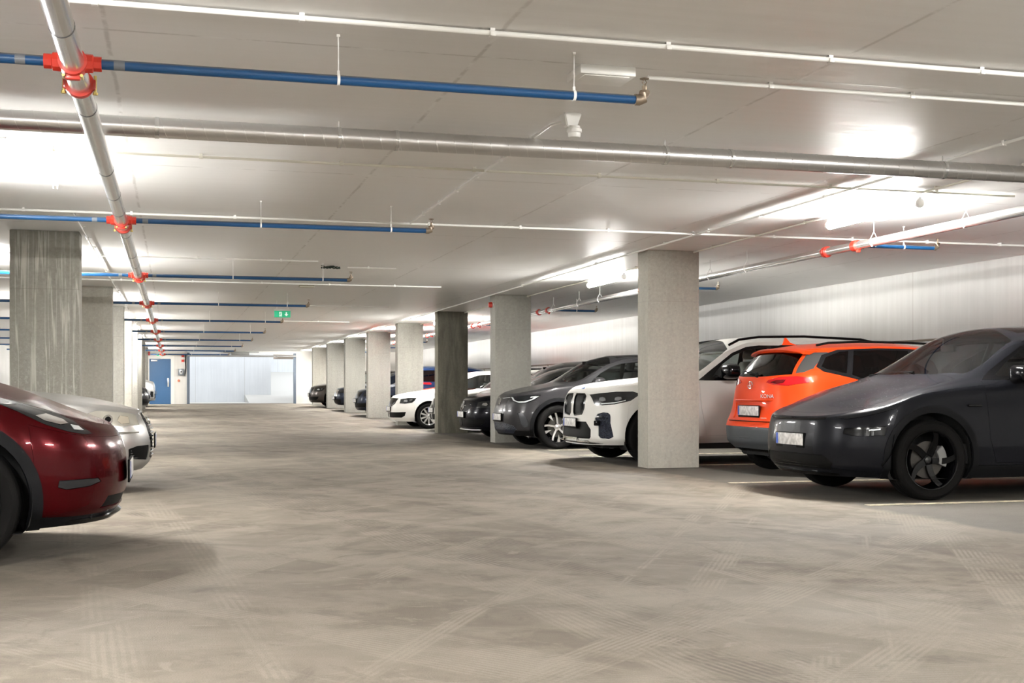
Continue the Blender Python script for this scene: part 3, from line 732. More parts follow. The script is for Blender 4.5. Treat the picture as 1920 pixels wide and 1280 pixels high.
# door
def box_obj(name, a, m, parent=None, bev=0.): 
    b = bmesh.new(); box(b, *a, bev); return link(name, b, m, parent, angle=30)
FZ = floor_z(FAR_Y)
door = box_obj('door_1', (DX0 + .05, DX1 - .05, FAR_Y + .02, FAR_Y + .07, FZ, DZ - .05), mat('door_blue', (.030, .105, .235), .4)); struct(door)
b = bmesh.new(); W_ = mat('door_frame_white', (.72, .70, .66), .5)
for a in ((DX0 - .10, DX0 + .05, FZ, DZ + .10), (DX1 - .05, DX1 + .10, FZ, DZ + .10), (DX0 + .05, DX1 - .05, DZ - .05, DZ + .10)): box(b, a[0], a[1], FAR_Y - .03, FAR_Y + .1, a[2], a[3])
link('door_frame', b, W_, door)
b = bmesh.new(); box(b, DX1 - .20, DX1 - .13, FAR_Y - .0, FAR_Y + .02, 1.10, 1.50, .005); tube(b, [(DX1 - .165, FAR_Y + .01, 1.2), (DX1 - .165, FAR_Y - .06, 1.2), (DX1 - .165, FAR_Y - .06, 1.45), (DX1 - .165, FAR_Y + .01, 1.45)], .012, 8); link('door_handle', b, SATIN, door)
b = bmesh.new(); box(b, DX0 + .12, DX0 + .40, FAR_Y - .04, FAR_Y + .02, DZ - .17, DZ - .09, .01); tube(b, [(DX0 + .35, FAR_Y - .05, DZ - .1), (DX0 + .62, FAR_Y - .2, DZ - .06), (DX0 + .40, FAR_Y - .02, DZ + .0)], .01, 6); link('door_closer', b, SATIN, door)
# roller shutter opening
DB = mat('shutter_rail_slate', (.10, .125, .16), .45, .3)
sh = empty('roller_shutter', (PX0, FAR_Y, FZ)); tag(sh, 'open roller shutter with slate guide rails at the daylit exit', 'shutter')
for nm, a in (('guide_rail', (-.02, .10, -.12, -.005, 0, PZ - FZ)), ('guide_rail', (PX1 - PX0 - .10, PX1 - PX0 + .02, -.12, -.005, 0, PZ - FZ))):
    box_obj(nm, a, DB, sh)
b = bmesh.new(); tube(b, [(.0, -.22, PZ - FZ - .14), (PX1 - PX0, -.22, PZ - FZ - .14)], .045, 12); link('drum', b, mat('galv', (.55, .55, .55), .4, .8), sh)
box_obj('curtain_edge', (.0, PX1 - PX0, -.06, -.02, PZ - FZ - .06, PZ - FZ + .05), mat('shutter_white', (.75, .76, .78), .45), sh)
box_obj('drive_motor', (1.95, 2.75, -.30, -.14, PZ - FZ - .10, PZ - FZ + .04), mat('motor_grey', (.25, .25, .24), .5), sh, .01)
box_obj('tension_spring', (1.6, 3.2, -.14, -.08, PZ - FZ + .02, PZ - FZ + .07), mat('motor_grey', (.25, .25, .24), .5), sh, .01)
def wall_thing(name, a, m, label, cat, parts=()):
    o = box_obj(name, a, m, None, .006); tag(o, label, cat)
    for nm, aa, mm in parts: box_obj(nm, aa, mm, o, .003)
    return o
wall_thing('control_box', (.22, .46, FAR_Y - .12, FAR_Y, 1.62, 1.92), mat('box_grey', (.12, .14, .16), .5), 'dark grey shutter control box between blue door and exit opening', 'control box',
    [('cover_panel', (.28, .40, FAR_Y - .135, FAR_Y - .115, 1.66, 1.88), SATIN), ('emergency_stop', (.31, .37, FAR_Y - .16, FAR_Y - .13, 1.75, 1.81), BLACK)])
for z, nm, lb in ((2.50, 'alarm_sounder', 'upper red alarm sounder above the control box'), (2.28, 'alarm_sounder', 'lower red alarm sounder above the control box')):
    wall_thing(nm, (.36, .48, FAR_Y - .08, FAR_Y, z - .05, z + .06), RED, lb, 'alarm', [('bracket', (.38, .46, FAR_Y - .02, FAR_Y, z - .08, z + .09), W_)])
b = bmesh.new(); lathe(b, [(.0001, -.05), (.055, -.05), (.06, 0)], 16, 'y', (.24, FAR_Y, 1.38)); tag(link('call_button', b, mat('button_orange', (.55, .16, .08), .4)), 'small round orange button right of the blue door', 'button')
b = bmesh.new(); tube(b, [(.52, FAR_Y - .03, 2.6), (.54, FAR_Y - .03, 1.95), (.50, FAR_Y - .05, 1.6), (.54, FAR_Y - .06, 1.75), (.56, FAR_Y - .06, 2.3), (.56, FAR_Y - .04, 2.58)], .012, 6); tag(link('cable', b, BLACK), 'dark looped cable beside the left shutter rail', 'cable')

# ---------------------------------------------------------------- columns
COLY = [14.57, 22.25, 27.4, 32.6, 37.8, 43.0, 48.2, 53.4]
CW, CD = .70, .36
mats_r = [M_CONC, M_CONC_PALE, M_CONC_DARK, M_CONC_PALE, M_CONC_PALE, M_CONC_PALE, M_CONC_PALE, M_CONC]
mats_l = [M_CONC_DRIP, M_CONC, M_CONC_PALE, M_CONC, M_CONC_PALE, M_CONC_PALE, M_CONC_PALE, M_CONC_PALE]
lab_r = ['grey concrete column in front of the white SUV door', 'pale concrete column with red alarm, behind the charcoal SUV nose', 'dark stained concrete column beside the white estate car wheel',
 'pale concrete column directly behind the white estate car bonnet', 'pale concrete column left of the white estate car nose', 'pale concrete column, second left of the white estate car',
 'pale concrete column, third left of the white estate car', 'shaded grey concrete column, farthest of the right row']
lab_l = ['nearest left concrete column streaked with pale lime drips', 'second left column, grey concrete behind the drip-streaked one', 'third left concrete column, pale edge behind the second', 'fourth left concrete column from the camera',
 'fifth left concrete column from the camera', 'sixth left concrete column from the camera', 'seventh left concrete column from the camera', 'last left concrete column, nearest the blue door']
for i, y in enumerate(COLY):
    for side in (1, -1):
        x0, x1 = (5.775, 5.775 + CW) if side > 0 else (-1.01 - CW - .03, -1.01)
        b = bmesh.new(); box(b, x0, x1, y, y + CD, floor_z(y) - .05, CEIL, .012)
        o = link('concrete_column', b, (mats_r if side > 0 else mats_l)[i], angle=30); tag(o, (lab_r if side > 0 else lab_l)[i], 'column', 'right row of columns' if side > 0 else 'left row of columns')

# ---------------------------------------------------------------- parking lines
M_LINE = mat('worn_line_paint', (.62, .56, .42), .7); t = NT(M_LINE); t.link(t.mix(t.ramp(t.noise(t.coord(), 9, 5, .8), .35, .62), (.22, .2, .16), (.66, .58, .42)), t.b.inputs['Base Color'])
for y, x0, x1, lb in ((9.38, 5.75, 10.6, 'pale parking line in front of the dark grey crossover'), (12.0, 5.7, 10.6, 'pale parking line between dark grey crossover and orange car'),
        (14.95, 6.6, 10.6, 'parking line under the white SUV side behind the column'), (17.6, 5.9, 10.6, 'parking line beyond the white SUV in the empty bay'), (19.2, 5.9, 10.6, 'parking line before the charcoal SUV')):
    b = bmesh.new(); box(b, x0, x1, y, y + .09, -.002, .004); tag(link('parking_line', b, M_LINE), lb, 'floor marking', 'right bay lines')

# ---------------------------------------------------------------- pipes and services under the ceiling
M_STEEL = mat('galvanised_pipe', (.74, .74, .73), .24, .9)
M_BLUE = mat('blue_pipe_paint', (.004, .062, .185), .42, coat=.1); t = NT(M_BLUE)
g = t.new('ShaderNodeNewGeometry'); s_ = t.new('ShaderNodeSeparateXYZ'); t.link(g.outputs['Normal'], s_.inputs[0])
t.link(t.mix(t.math('MULTIPLY', t.ramp(s_.outputs[2], .35, .85), t.ramp(t.noise(t.coord(), 6, 3), .3, .5, .4, .9)), (.004, .060, .175), (.15, .135, .12)), t.b.inputs['Base Color'])
M_COND = mat('white_conduit', (.90, .895, .87), .35); M_COND2 = mat('cream_conduit', (.74, .72, .64), .45)
M_DUCT = mat('spiral_duct_zinc', (.62, .61, .60), .32, .88)
M_BRASS = mat('aged_brass', (.30, .24, .18), .45, .8); M_GOLD = mat('yellow_zinc_bolt', (.60, .48, .16), .35, .8)
GROUPS = dict(blue='blue sprinkler branch pipes', cond='white cable conduits', lamp='ceiling strip lamps')

def hanger(parent, x, y, zp, r, m, ring='x'):
    b = bmesh.new(); tube(b, [(x, y, zp + r), (x, y, CEIL)], .0032, 6); box(b, x - .008, x + .008, y - .008, y + .008, CEIL - .012, CEIL)
    ax = 'x' if ring == 'x' else 'y'; lathe(b, [(r + .001, -.007), (r + .004, -.007), (r + .004, .007), (r + .001, .007)], 18, ax, (x, y, zp))
    box(b, x - .006, x + .006, y - .006, y + .006, zp + r, zp + r + .022)
    return link('pipe_hanger', b, m, parent)
MX, MZ, MR = -.455, 2.533, .0535
main = bmesh.new(); tube(main, [(MX, BACK_Y + .3, MZ), (MX, 57.6, MZ - 0)], MR, 28); main = link('sprinkler_main_pipe', main, M_STEEL)
tag(main, 'thick silver steel pipe running lengthwise above the lane', 'pipe')
BY = [6.14 + 5.62 * i for i in range(10)]; BY = [y for y in BY if y < 57]
cuts = []
for i, y in enumerate([-5.1, .52] + BY):
    # grooved joints: thin shoulder rings and a red coupling next to each branch
    cuts += [y - .62, y + .95, y + 2.9, y + 4.05]
    b = bmesh.new(); lathe(b, [(MR, -.026), (MR + .016, -.026), (MR + .020, -.008), (MR + .020, .008), (MR + .016, .026), (MR, .026)], 26, 'y', (MX, y + .42, MZ))
    for sx in (-1, 1): box(b, MX + sx * (MR + .005) - .02, MX + sx * (MR + .005) + .02, y + .40, y + .44, MZ - .03, MZ + .022, .005)
    c = link('pipe_coupling', b, RED, main)
    for sx in (-1, 1):
        b = bmesh.new(); tube(b, [(MX + sx * (MR + .022), y + .42, MZ - .052), (MX + sx * (MR + .022), y + .42, MZ - .04), (MX + sx * (MR + .022), y + .42, MZ - .038), (MX + sx * (MR + .022), y + .42, MZ + .045)], [.013, .013, .007, .007], 6); link('bolt', b, M_GOLD, c)
    b = bmesh.new(); lathe(b, [(MR, -.045), (MR + .012, -.045), (MR + .014, -.02), (MR + .014, .02), (MR + .012, .045), (MR, .045)], 26, 'y', (MX, y, MZ))
    for sx in (-1, 1):
        lathe(b, [(.046, 0), (.044, sx * .035), (.036, sx * .04), (.036, sx * .075), (.0001, sx * .075)], 8, 'x', (MX + sx * MR, y, MZ))
    box(b, MX - .035, MX + .035, y - .018, y + .018, MZ - MR - .03, MZ - MR + .005, .008)
    c = link('branch_tee', b, RED, main)
    for sx in (-1, 1):
        b = bmesh.new(); tube(b, [(MX + sx * .04, y - .03, MZ - MR - .012), (MX + sx * .04, y + .03, MZ - MR - .012)], .008, 6); link('bolt', b, M_GOLD, c)
for c in cuts:
    if c > 1.5 and c < 57:
        b = bmesh.new(); lathe(b, [(MR, -.004), (MR + .002, -.004), (MR + .002, .004), (MR, .004)], 26, 'y', (MX, c, MZ)); link('pipe_joint', b, mat('joint_dark', (.08, .08, .08), .5, .5), main)
ords = ['first', 'second', 'third', 'fourth', 'fifth', 'sixth', 'seventh', 'eighth', 'ninth', 'tenth']
for i, y in enumerate(BY):
    lf = bmesh.new(); r = .024; XE = 2.37
    tube(lf, [(MX + MR + .06, y, MZ), (XE, y, MZ)], r, 18); o = link('sprinkler_branch_pipe', lf, M_BLUE)
    tag(o, f'blue branch pipe right of the silver main, {ords[i]} from the camera', 'pipe', GROUPS['blue'])
    b = bmesh.new(); tube(b, [(XE - .012, y, MZ), (XE + .012, y, MZ), (XE + .034, y, MZ + .010), (XE + .044, y, MZ + .034), (XE + .044, y, MZ + .05)], [.03, .03, .031, .03, .027], 14)
    lathe(b, [(.010, .05), (.014, .06), (.014, .075), (.009, .08)], 10, 'z', (XE + .044, y, MZ)); e = link('pipe_elbow', b, M_BRASS, o)
    b = bmesh.new()
    for sx in (-1, 1): tube(b, [(XE + .044, y, MZ + .078), (XE + .044 + sx * .012, y, MZ + .095), (XE + .044, y, MZ + .115)], .003, 5)
    lathe(b, [(.0001, .115), (.024, .112), (.026, .115), (.0001, .119)], 14, 'z', (XE + .044, y, MZ)); link('sprinkler_head', b, M_BRASS, e)
    for hx in (.79, 2.02): hanger(o, hx, y, MZ, r, M_COND, 'x')
    b = bmesh.new(); lathe(b, [(r + .0006, 0), (r + .0006, .05)], 16, 'x', (MX + MR + .13, y, MZ)); link('pipe_label_tape', b, mat('tape_grey', (.16, .17, .19), .5), o)
    b = bmesh.new(); tube(b, [(LEFT_X + .4, y, MZ), (MX - MR - .06, y, MZ)], r, 18); o = link('sprinkler_branch_pipe', b, M_BLUE)
    tag(o, f'blue branch pipe left of the silver main, {ords[i]} from the camera', 'pipe', GROUPS['blue'])
    hanger(o, -3.3, y, MZ, r, M_COND, 'x'); hanger(o, -5.2, y, MZ, r, M_COND, 'x')
    b = bmesh.new(); lathe(b, [(r + .0006, 0), (r + .0006, .045)], 16, 'x', (MX - MR - .20, y, MZ)); link('pipe_label_tape', b, mat('tape_grey', (.16, .17, .19), .5), o)
# right hand sprinkler main
RX, RZ, RR = 7.04, 2.53, .045
b = bmesh.new(); tube(b, [(RX, BACK_Y + .3, RZ), (RX, 57.8, RZ)], RR, 24); rm = link('sprinkler_main_pipe', b, M_STEEL); tag(rm, 'silver steel pipe hung above the right parking bays', 'pipe')
for i, y in enumerate(BY):
    b = bmesh.new(); lathe(b, [(RR, -.04), (RR + .014, -.04), (RR + .016, 0), (RR + .014, .04), (RR, .04)], 22, 'y', (RX, y, RZ)); box(b, RX - .02, RX + .02, y - .06, y - .03, RZ - RR - .03, RZ - RR + .004, .005); lathe(b, [(.034, 0), (.030, .05), (.0001, .05)], 8, 'x', (RX + RR, y, RZ))
    link('branch_tee', b, RED, rm)
    b = bmesh.new(); lathe(b, [(RR, -.03), (RR + .016, -.03), (RR + .018, 0), (RR + .016, .03), (RR, .03)], 22, 'y', (RX, y + .62, RZ)); box(b, RX - RR - .03, RX + RR + .03, y + .60, y + .64, RZ - .02, RZ + .02, .005); link('pipe_coupling', b, RED, rm)
    for hy in (y - 1.9, y - .35, y + 2.6):
        b = bmesh.new(); tube(b, [(RX, hy, RZ + .105), (RX, hy, CEIL)], .0045, 6)
        for sx in (-1, 1): tube(b, [(RX + sx * .004, hy, RZ + .10), (RX + sx * (RR + .004), hy, RZ + .02), (RX + sx * (RR + .003), hy, RZ - .015), (RX + sx * .02, hy, RZ - RR - .005)], .004, 5)
        link('pipe_hanger', b, M_COND, rm)
    if y > 8:
        b = bmesh.new(); tube(b, [(RX + RR + .055, y, RZ + .005), (8.0, y, RZ + .005)], .022, 14); o = link('sprinkler_branch_pipe', b, M_BLUE); tag(o, f'short blue branch pipe above the right bays, {ords[i-1]} from the camera', 'pipe', 'short blue branches on the right')
        b = bmesh.new(); tube(b, [(7.99, y, RZ + .005), (8.01, y, RZ + .005), (8.035, y, RZ + .02), (8.04, y, RZ + .06)], .027, 12); lathe(b, [(.0001, .10), (.022, .105), (.0001, .11)], 12, 'z', (8.04, y, RZ)); tube(b, [(8.04, y, RZ + .06), (8.04, y, RZ + .105)], .007, 6); link('sprinkler_head', b, M_BRASS, o)
        hanger(o, 7.62, y, RZ + .005, .022, M_COND, 'x')
# spiral duct
DY, DZC, DR = 8.13, 2.652, .064
b = bmesh.new(); tube(b, [(LEFT_X + .05, DY, DZC), (RIGHT_X - .05, DY, DZC)], DR, 36); duct = link('ventilation_duct', b, M_DUCT); tag(duct, 'galvanised spiral duct crossing the ceiling from side to side', 'duct')
b = bmesh.new(); n = int((RIGHT_X - LEFT_X - .2) / .125 * 20); pts = []
for i in range(n):
    a = i / 20 * 2 * math.pi; pts.append((LEFT_X + .1 + i / 20 * .125, DY + (DR + .0004) * math.cos(a), DZC + (DR + .0004) * math.sin(a)))
tube(b, pts, .0017, 4, False); link('duct_seam', b, mat('duct_seam_zinc', (.70, .69, .67), .3, .8), duct)
for x in (-4.2, -2.1, -.1, 1.05, 1.43, 3.35, 3.85, 5.6):
    b = bmesh.new(); lathe(b, [(DR, -.012), (DR + .004, -.012), (DR + .004, .012), (DR, .012)], 30, 'x', (x, DY, DZC))
    for s2 in (-1, 1): box(b, x - .01, x + .01, DY + s2 * (DR + .003) - .012, DY + s2 * (DR + .003) + .012, DZC - .006, DZC + .006)
    if x in (1.05, 3.35, -2.1, 5.6): tube(b, [(x, DY, DZC + DR), (x, DY, CEIL)], .005, 6)
    link('duct_clamp', b, M_STEEL, duct)
# conduits
def conduit(pts, r, m, label, clips=0.9, clipm=None, first=.3):
    b = bmesh.new(); tube(b, pts, r, 12); o = link('cable_conduit', b, m); tag(o, label, 'conduit', GROUPS['cond'])
    a, c = Vector(pts[0]), Vector(pts[-1]); L = (c - a).length; d = (c - a).normalized(); k = first
    ax = 'x' if abs(d.x) > .5 else 'y'
    n = 0
    while k < L and n < 60:
        p = a + d * k; b = bmesh.new(); zt = CEIL - .0005
        if ax == 'x': box(b, p.x - .014, p.x + .014, p.y - r - .004, p.y + r + .004, p.z - r - .003, p.z + r * .4, .002); box(b, p.x - .012, p.x + .012, p.y - .008, p.y + .012, p.z, zt); box(b, p.x - .012, p.x + .012, p.y + .0, p.y + r + .026, zt - .006, zt)
        else: box(b, p.x - r - .004, p.x + r + .004, p.y - .014, p.y + .014, p.z - r - .003, p.z + r * .4, .002); box(b, p.x - .008, p.x + .012, p.y - .012, p.y + .012, p.z, zt); box(b, p.x, p.x + r + .026, p.y - .012, p.y + .012, zt - .006, zt)
        link('conduit_clip', b, clipm or m, o); k += clips; n += 1
    return o
zc_ = CEIL - .024
conduit([(LEFT_X, 5.83, zc_), (RIGHT_X, 5.83, zc_)], .0135, M_COND, 'nearest white conduit crossing the ceiling above the blue pipe', .92, first=.74)
conduit([(2.55, 6.43, zc_), (RIGHT_X, 6.43, zc_)], .0125, M_COND, 'white conduit running right from the flat white ceiling box', .92, first=.75)
conduit([(LEFT_X, 9.52, zc_), (7.3, 9.52, zc_)], .010, M_COND2, 'cream conduit crossing just behind the spiral duct', 1.05, first=.5)
conduit([(LEFT_X, 12.78, zc_), (RIGHT_X, 12.78, zc_)], .0125, M_COND, 'white conduit beside the second blue pipe', 1.0, first=.2)
for i, (y, nm) in enumerate(((16.9, 'before the third blue pipe'), (20.6, 'between the third and fourth blue pipes'), (25.9, 'behind the green exit sign'), (32.0, 'far down the hall before the sixth blue pipe'))):
    conduit([(LEFT_X, y, zc_), (4.4 if i else 1.9, y, zc_)], .011, M_COND, 'thin white conduit crossing the ceiling ' + nm, 1.1)
conduit([(2.39, 8.0, zc_), (2.39, 12.72, zc_)], .011, M_COND, 'white conduit running back from the smoke detector to the second crossing', .75)
conduit([(5.66, BACK_Y + .2, zc_), (5.66, 57, zc_)], .012, M_COND, 'long white conduit along the faces of the right columns', 1.25)
conduit([(6.37, BACK_Y + .2, zc_), (6.37, 14.5, zc_)], .011, M_COND2, 'conduit linking the strip lamps before the front right column', 1.15)
for i in range(len(COLY) - 1): 
    a, c = COLY[i] + CD, COLY[i+1]; conduit([(6.40, a, zc_), (6.40, c, zc_)], .011, M_COND2, f'conduit on the lamp line between right columns {["one and two","two and three","three and four","four and five","five and six","six and seven","seven and eight"][i]}', 1.4)
conduit([(-.955, 12.8, zc_), (-.955, 45, zc_)], .009, M_COND, 'thin white conduit along the inner faces of the left columns', 1.0)
# ceiling devices
b = bmesh.new(); box(b, 2.12, 2.44, 6.33, 6.57, CEIL - .052, CEIL, .006); o = link('junction_box', b, mat('device_white', (.90, .90, .88), .35)); tag(o, 'flat white ceiling box above the end of the first blue pipe', 'box')
b = bmesh.new(); box(b, 2.15, 2.41, 6.35, 6.55, CEIL - .056, CEIL - .050, .002); link('cover', b, MATS['device_white'], o)
b = bmesh.new(); bmesh.ops.create_cone(b, cap_ends=True, segments=4, radius1=.05, radius2=.085, depth=.085, matrix=Matrix.Translation((2.45, 7.52, CEIL - .043)) @ Matrix.Rotation(math.pi / 4, 4, 'Z')); bmesh.ops.bevel(b, geom=list(b.edges), offset=.008, segments=2, affect='EDGES')
det = link('smoke_detector', b, MATS['device_white']); tag(det, 'white ceiling detector with round sensor in front of the spiral duct', 'detector')
b = bmesh.new(); lathe(b, [(.0001, -.155), (.035, -.153), (.040, -.145), (.040, -.125), (.048, -.12), (.048, -.10), (.040, -.095), (.036, -.08)], 24, 'z', (2.47, 7.50, CEIL)); link('sensor_head', b, MATS['device_white'], det)
b = bmesh.new(); tube(b, [(2.39, 8.0, zc_), (2.39, 7.75, zc_), (2.43, 7.60, zc_ - .01)], .010, 8); link('cable_tail', b, M_COND, det)
# exit signs
GREEN = mat('sign_green', (.02, .42, .22), .4, emit=(.03, .55, .25), estr=.09); SIGNW = mat('sign_white', (.85, .9, .86), .4, emit=(.8, 1, .9), estr=.10)
def exit_sign(x, y, z, w, h, label, top=True):
    r = empty('exit_sign', (x, y, z)); tag(r, label, 'sign')
    box_obj('sign_panel', (-w/2, w/2, -.012, .012, 0, h), GREEN, r, .002)
    box_obj('sign_housing', (-w/2 - .01, w/2 + .01, -.03, .03, h, h + .04), mat('sign_housing_white', (.7, .68, .66), .4), r, .004)
    b = bmesh.new()
    # running figure in a doorway, then arrow pointing down
    box(b, -w*.20, -w*.03, -.015, -.0125, h*.14, h*.86); k = link('doorway_symbol', b, SIGNW, r)
    b = bmesh.new(); cx = -w * .12
    lathe(b, [(.0001, -.018), (h*.07, -.018), (h*.07, -.0155), (.0001, -.0155)], 10, 'y', (cx + .01, 0, h*.72))
    tube(b, [(cx, -.0165, h*.62), (cx - .01, -.0165, h*.40)], h*.05, 5); tube(b, [(cx - .01, -.0165, h*.40), (cx + .02, -.0165, h*.28), (cx + .0, -.0165, h*.17)], h*.03, 5); tube(b, [(cx - .01, -.0165, h*.40), (cx - .035, -.0165, h*.24)], h*.03, 5); tube(b, [(cx - .035, -.0165, h*.46), (cx, -.0165, h*.58), (cx + .035, -.0165, h*.50)], h*.025, 5)
    link('running_figure', b, GREEN, r)
    b = bmesh.new(); q = w * .24; prism(b, [(q - .013, h*.82), (q + .013, h*.82), (q + .013, h*.50), (q + .04, h*.50), (q, h*.18), (q - .04, h*.50), (q - .013, h*.50)], -.015, -.0125, 'y'); link('arrow_symbol', b, SIGNW, r)
    if top:
        for sx in (-1, 1):
            b = bmesh.new(); tube(b, [(sx * w * .35, 0, h + .04), (sx * w * .35, 0, CEIL - z)], .006, 6); link('suspension_rod', b, M_COND, r)
    return r
exit_sign(2.11, 25.1, 2.435, .32, .13, 'green and white exit sign hanging over the middle of the lane')
exit_sign(-.55, FAR_Y - .08, 2.50, .36, .11, 'small green exit sign above the blue door', False)
b = bmesh.new(); lathe(b, [(.0001, -.09), (.045, -.085), (.055, -.05), (.055, -.03), (.04, -.028), (.05, -.02), (.05, 0)], 20, 'x', (5.775, 22.40, 2.575)); o = link('alarm_beacon', b, RED); tag(o, 'round red alarm beacon high on the second right column', 'alarm')
b = bmesh.new(); lathe(b, [(.051, -.02), (.053, -.02), (.053, 0), (.051, 0)], 20, 'x', (5.775, 22.40, 2.575)); link('base_ring', b, W_, o)
b = bmesh.new(); box(b, -1.01, -.93, 53.5, 53.62, 2.40, 2.56, .01); o = link('alarm_beacon', b, RED); tag(o, 'small red alarm beside the last left column near the door', 'alarm')
b = bmesh.new(); box(b, 4.35, 4.75, 24.0, 24.14, CEIL - .05, CEIL, .01); o = link('emergency_light', b, MATS['device_white']); 
bpy.data.objects.remove(o)
random.seed(4); b = bmesh.new()
for k in range(7):
    p0 = Vector((2.02, 17.6, CEIL - .02)); pts = [p0 + Vector((i * .045, random.uniform(-.03, .03), random.uniform(-.03, .012))) for i in range(7)]; tube(b, pts, .006, 5)
o = link('cable_bundle', b, mat('dark_green_cable', (.02, .04, .03), .5)); tag(o, 'dark tangle of loose cable ends on the ceiling right of the third blue pipe', 'cable')
conduit([(2.4, 17.62, zc_), (3.1, 17.62, zc_)], .009, M_COND, 'short white conduit stub beside the cable tangle', .4)
b = bmesh.new(); box(b, 2.05, 2.30, 21.0, 21.16, CEIL - .04, CEIL, .006); o = link('emergency_lamp', b, mat('aged_cream', (.55, .52, .42), .5)); tag(o, 'small cream ceiling box above the fourth blue pipe', 'box')
for i, (x, y) in enumerate(((-1.16, 7.2), (-1.15, 9.25), (-1.08, 10.45), (-.98, 11.3))):
    b = bmesh.new(); box(b, x - .025, x + .025, y - .012, y + .012, CEIL - .008, CEIL); 
    for sx in (-1, 1): box(b, x + sx * .016 - .005, x + sx * .016 + .005, y - .012, y + .012, CEIL - .035, CEIL - .006)
    o = link('ceiling_clip', b, SATIN if i < 2 else M_COND); tag(o, ['empty metal ceiling clip left of the main pipe, nearest the camera', 'empty metal ceiling clip, second from the camera', 'empty white ceiling clip, third from the camera', 'empty white ceiling clip, farthest from the camera'][i], 'clip', 'empty clips left of the main pipe')
# thin heating pipe on the right wall
b = bmesh.new(); tube(b, [(RIGHT_X - .06, 8, 1.72), (RIGHT_X - .06, 50, 1.72)], .016, 8)
for i in range(16): tube(b, [(RIGHT_X - .06, 9 + i * 2.6, 1.72), (RIGHT_X, 9 + i * 2.6, 1.62)], .012, 6)
tag(link('wall_rail', b, mat('rail_brown', (.16, .13, .10), .5)), 'thin dark rail running along the right wall behind the cars', 'rail')

# ---------------------------------------------------------------- strip lamps
M_TUBE = mat('lamp_tube', (.9, .9, .88), .4, emit=(1.0, .985, .95), estr=LAMP_STRENGTH)
def strip_lamp(x, y, label, drop=.0):
    r = empty('strip_lamp', (x, y, CEIL - .10 - drop)); tag(r, label, 'lamp', GROUPS['lamp'])
    b = bmesh.new(); box(b, -.016, .016, -.80, .80, .030, .060, .004); link('lamp_body', b, mat('lamp_body_white', (.8, .8, .78), .4), r)
    b = bmesh.new(); tube(b, [(0, -.77, 0), (0, .77, 0)], .040, 16); link('diffuser', b, M_TUBE, r)
    for sy in (-1, 1):
        b = bmesh.new(); tube(b, [(0, sy * .77, 0), (0, sy * .80, 0)], .043, 16); link('end_cap', b, MATS['lamp_body_white'], r)
        b = bmesh.new(); box(b, -.008, .008, sy * .6 - .008, sy * .6 + .01, .055, .0995 + drop); link('mounting_foot', b, MATS['lamp_body_white'], r)
for i, y in enumerate((-8.5, -1.5, 3.4, 10.45, 17.95, 24.9, 30.0, 35.3, 40.5, 45.7, 50.9, 56.0)):
    if i == 5: continue
    strip_lamp(6.42, y, 'lit strip lamp over the right bays, ' + ['behind the camera, far', 'behind the camera', 'just outside the view', 'nearest in view above the orange car', 'second in view, left of the front column', '', 'behind the dark stained column', 'fourth bay group down the hall', 'fifth bay group down the hall', 'sixth bay group down the hall', 'seventh bay group down the hall', 'last before the far wall'][i])
for i, y in enumerate((-8.5, -2.0, 3.2, 9.9, 17.4, 24.9, 31, 37, 43, 49, 55)):
    strip_lamp(-1.75, y, 'lit strip lamp over the left bays, ' + ['well behind the camera', 'behind the camera', 'outside the view on the left', 'above the dark red car', 'behind the drip-streaked column', 'beyond the second left column', 'beyond the third left column', 'beyond the fourth left column', 'beyond the sixth left column', 'beyond the seventh left column', 'near the blue door'][i], .22)

for i, y in enumerate((-10.5, -7.0, -3.5)):  # lane lamps added out of view to brighten the near floor and ceiling
    strip_lamp(2.4, y, 'added unseen fill lamp over the lane behind the camera, ' + ['farthest back', 'middle one', 'closest to the camera'][i], .22)
# ---------------------------------------------------------------- emblems and small marks
def strokes(name, parent, polys, r, m, loc, facing=-1, tilt=0., seg=6):
    """polylines given in (horizontal, vertical) as seen by someone facing the nose or tail"""
    b = bmesh.new()
    for pl in polys: tube(b, [(0, (h * (-1 if facing < 0 else 1)), v) for h, v in pl], r, seg)
    o = link(name, b, m, parent); o.location = loc; o.rotation_euler.y = tilt; return o
def circ(cx, cy, rx, ry=None, n=24): ry = ry or rx; return [(cx + rx * math.cos(2*math.pi*i/n), cy + ry * math.sin(2*math.pi*i/n)) for i in range(n + 1)]

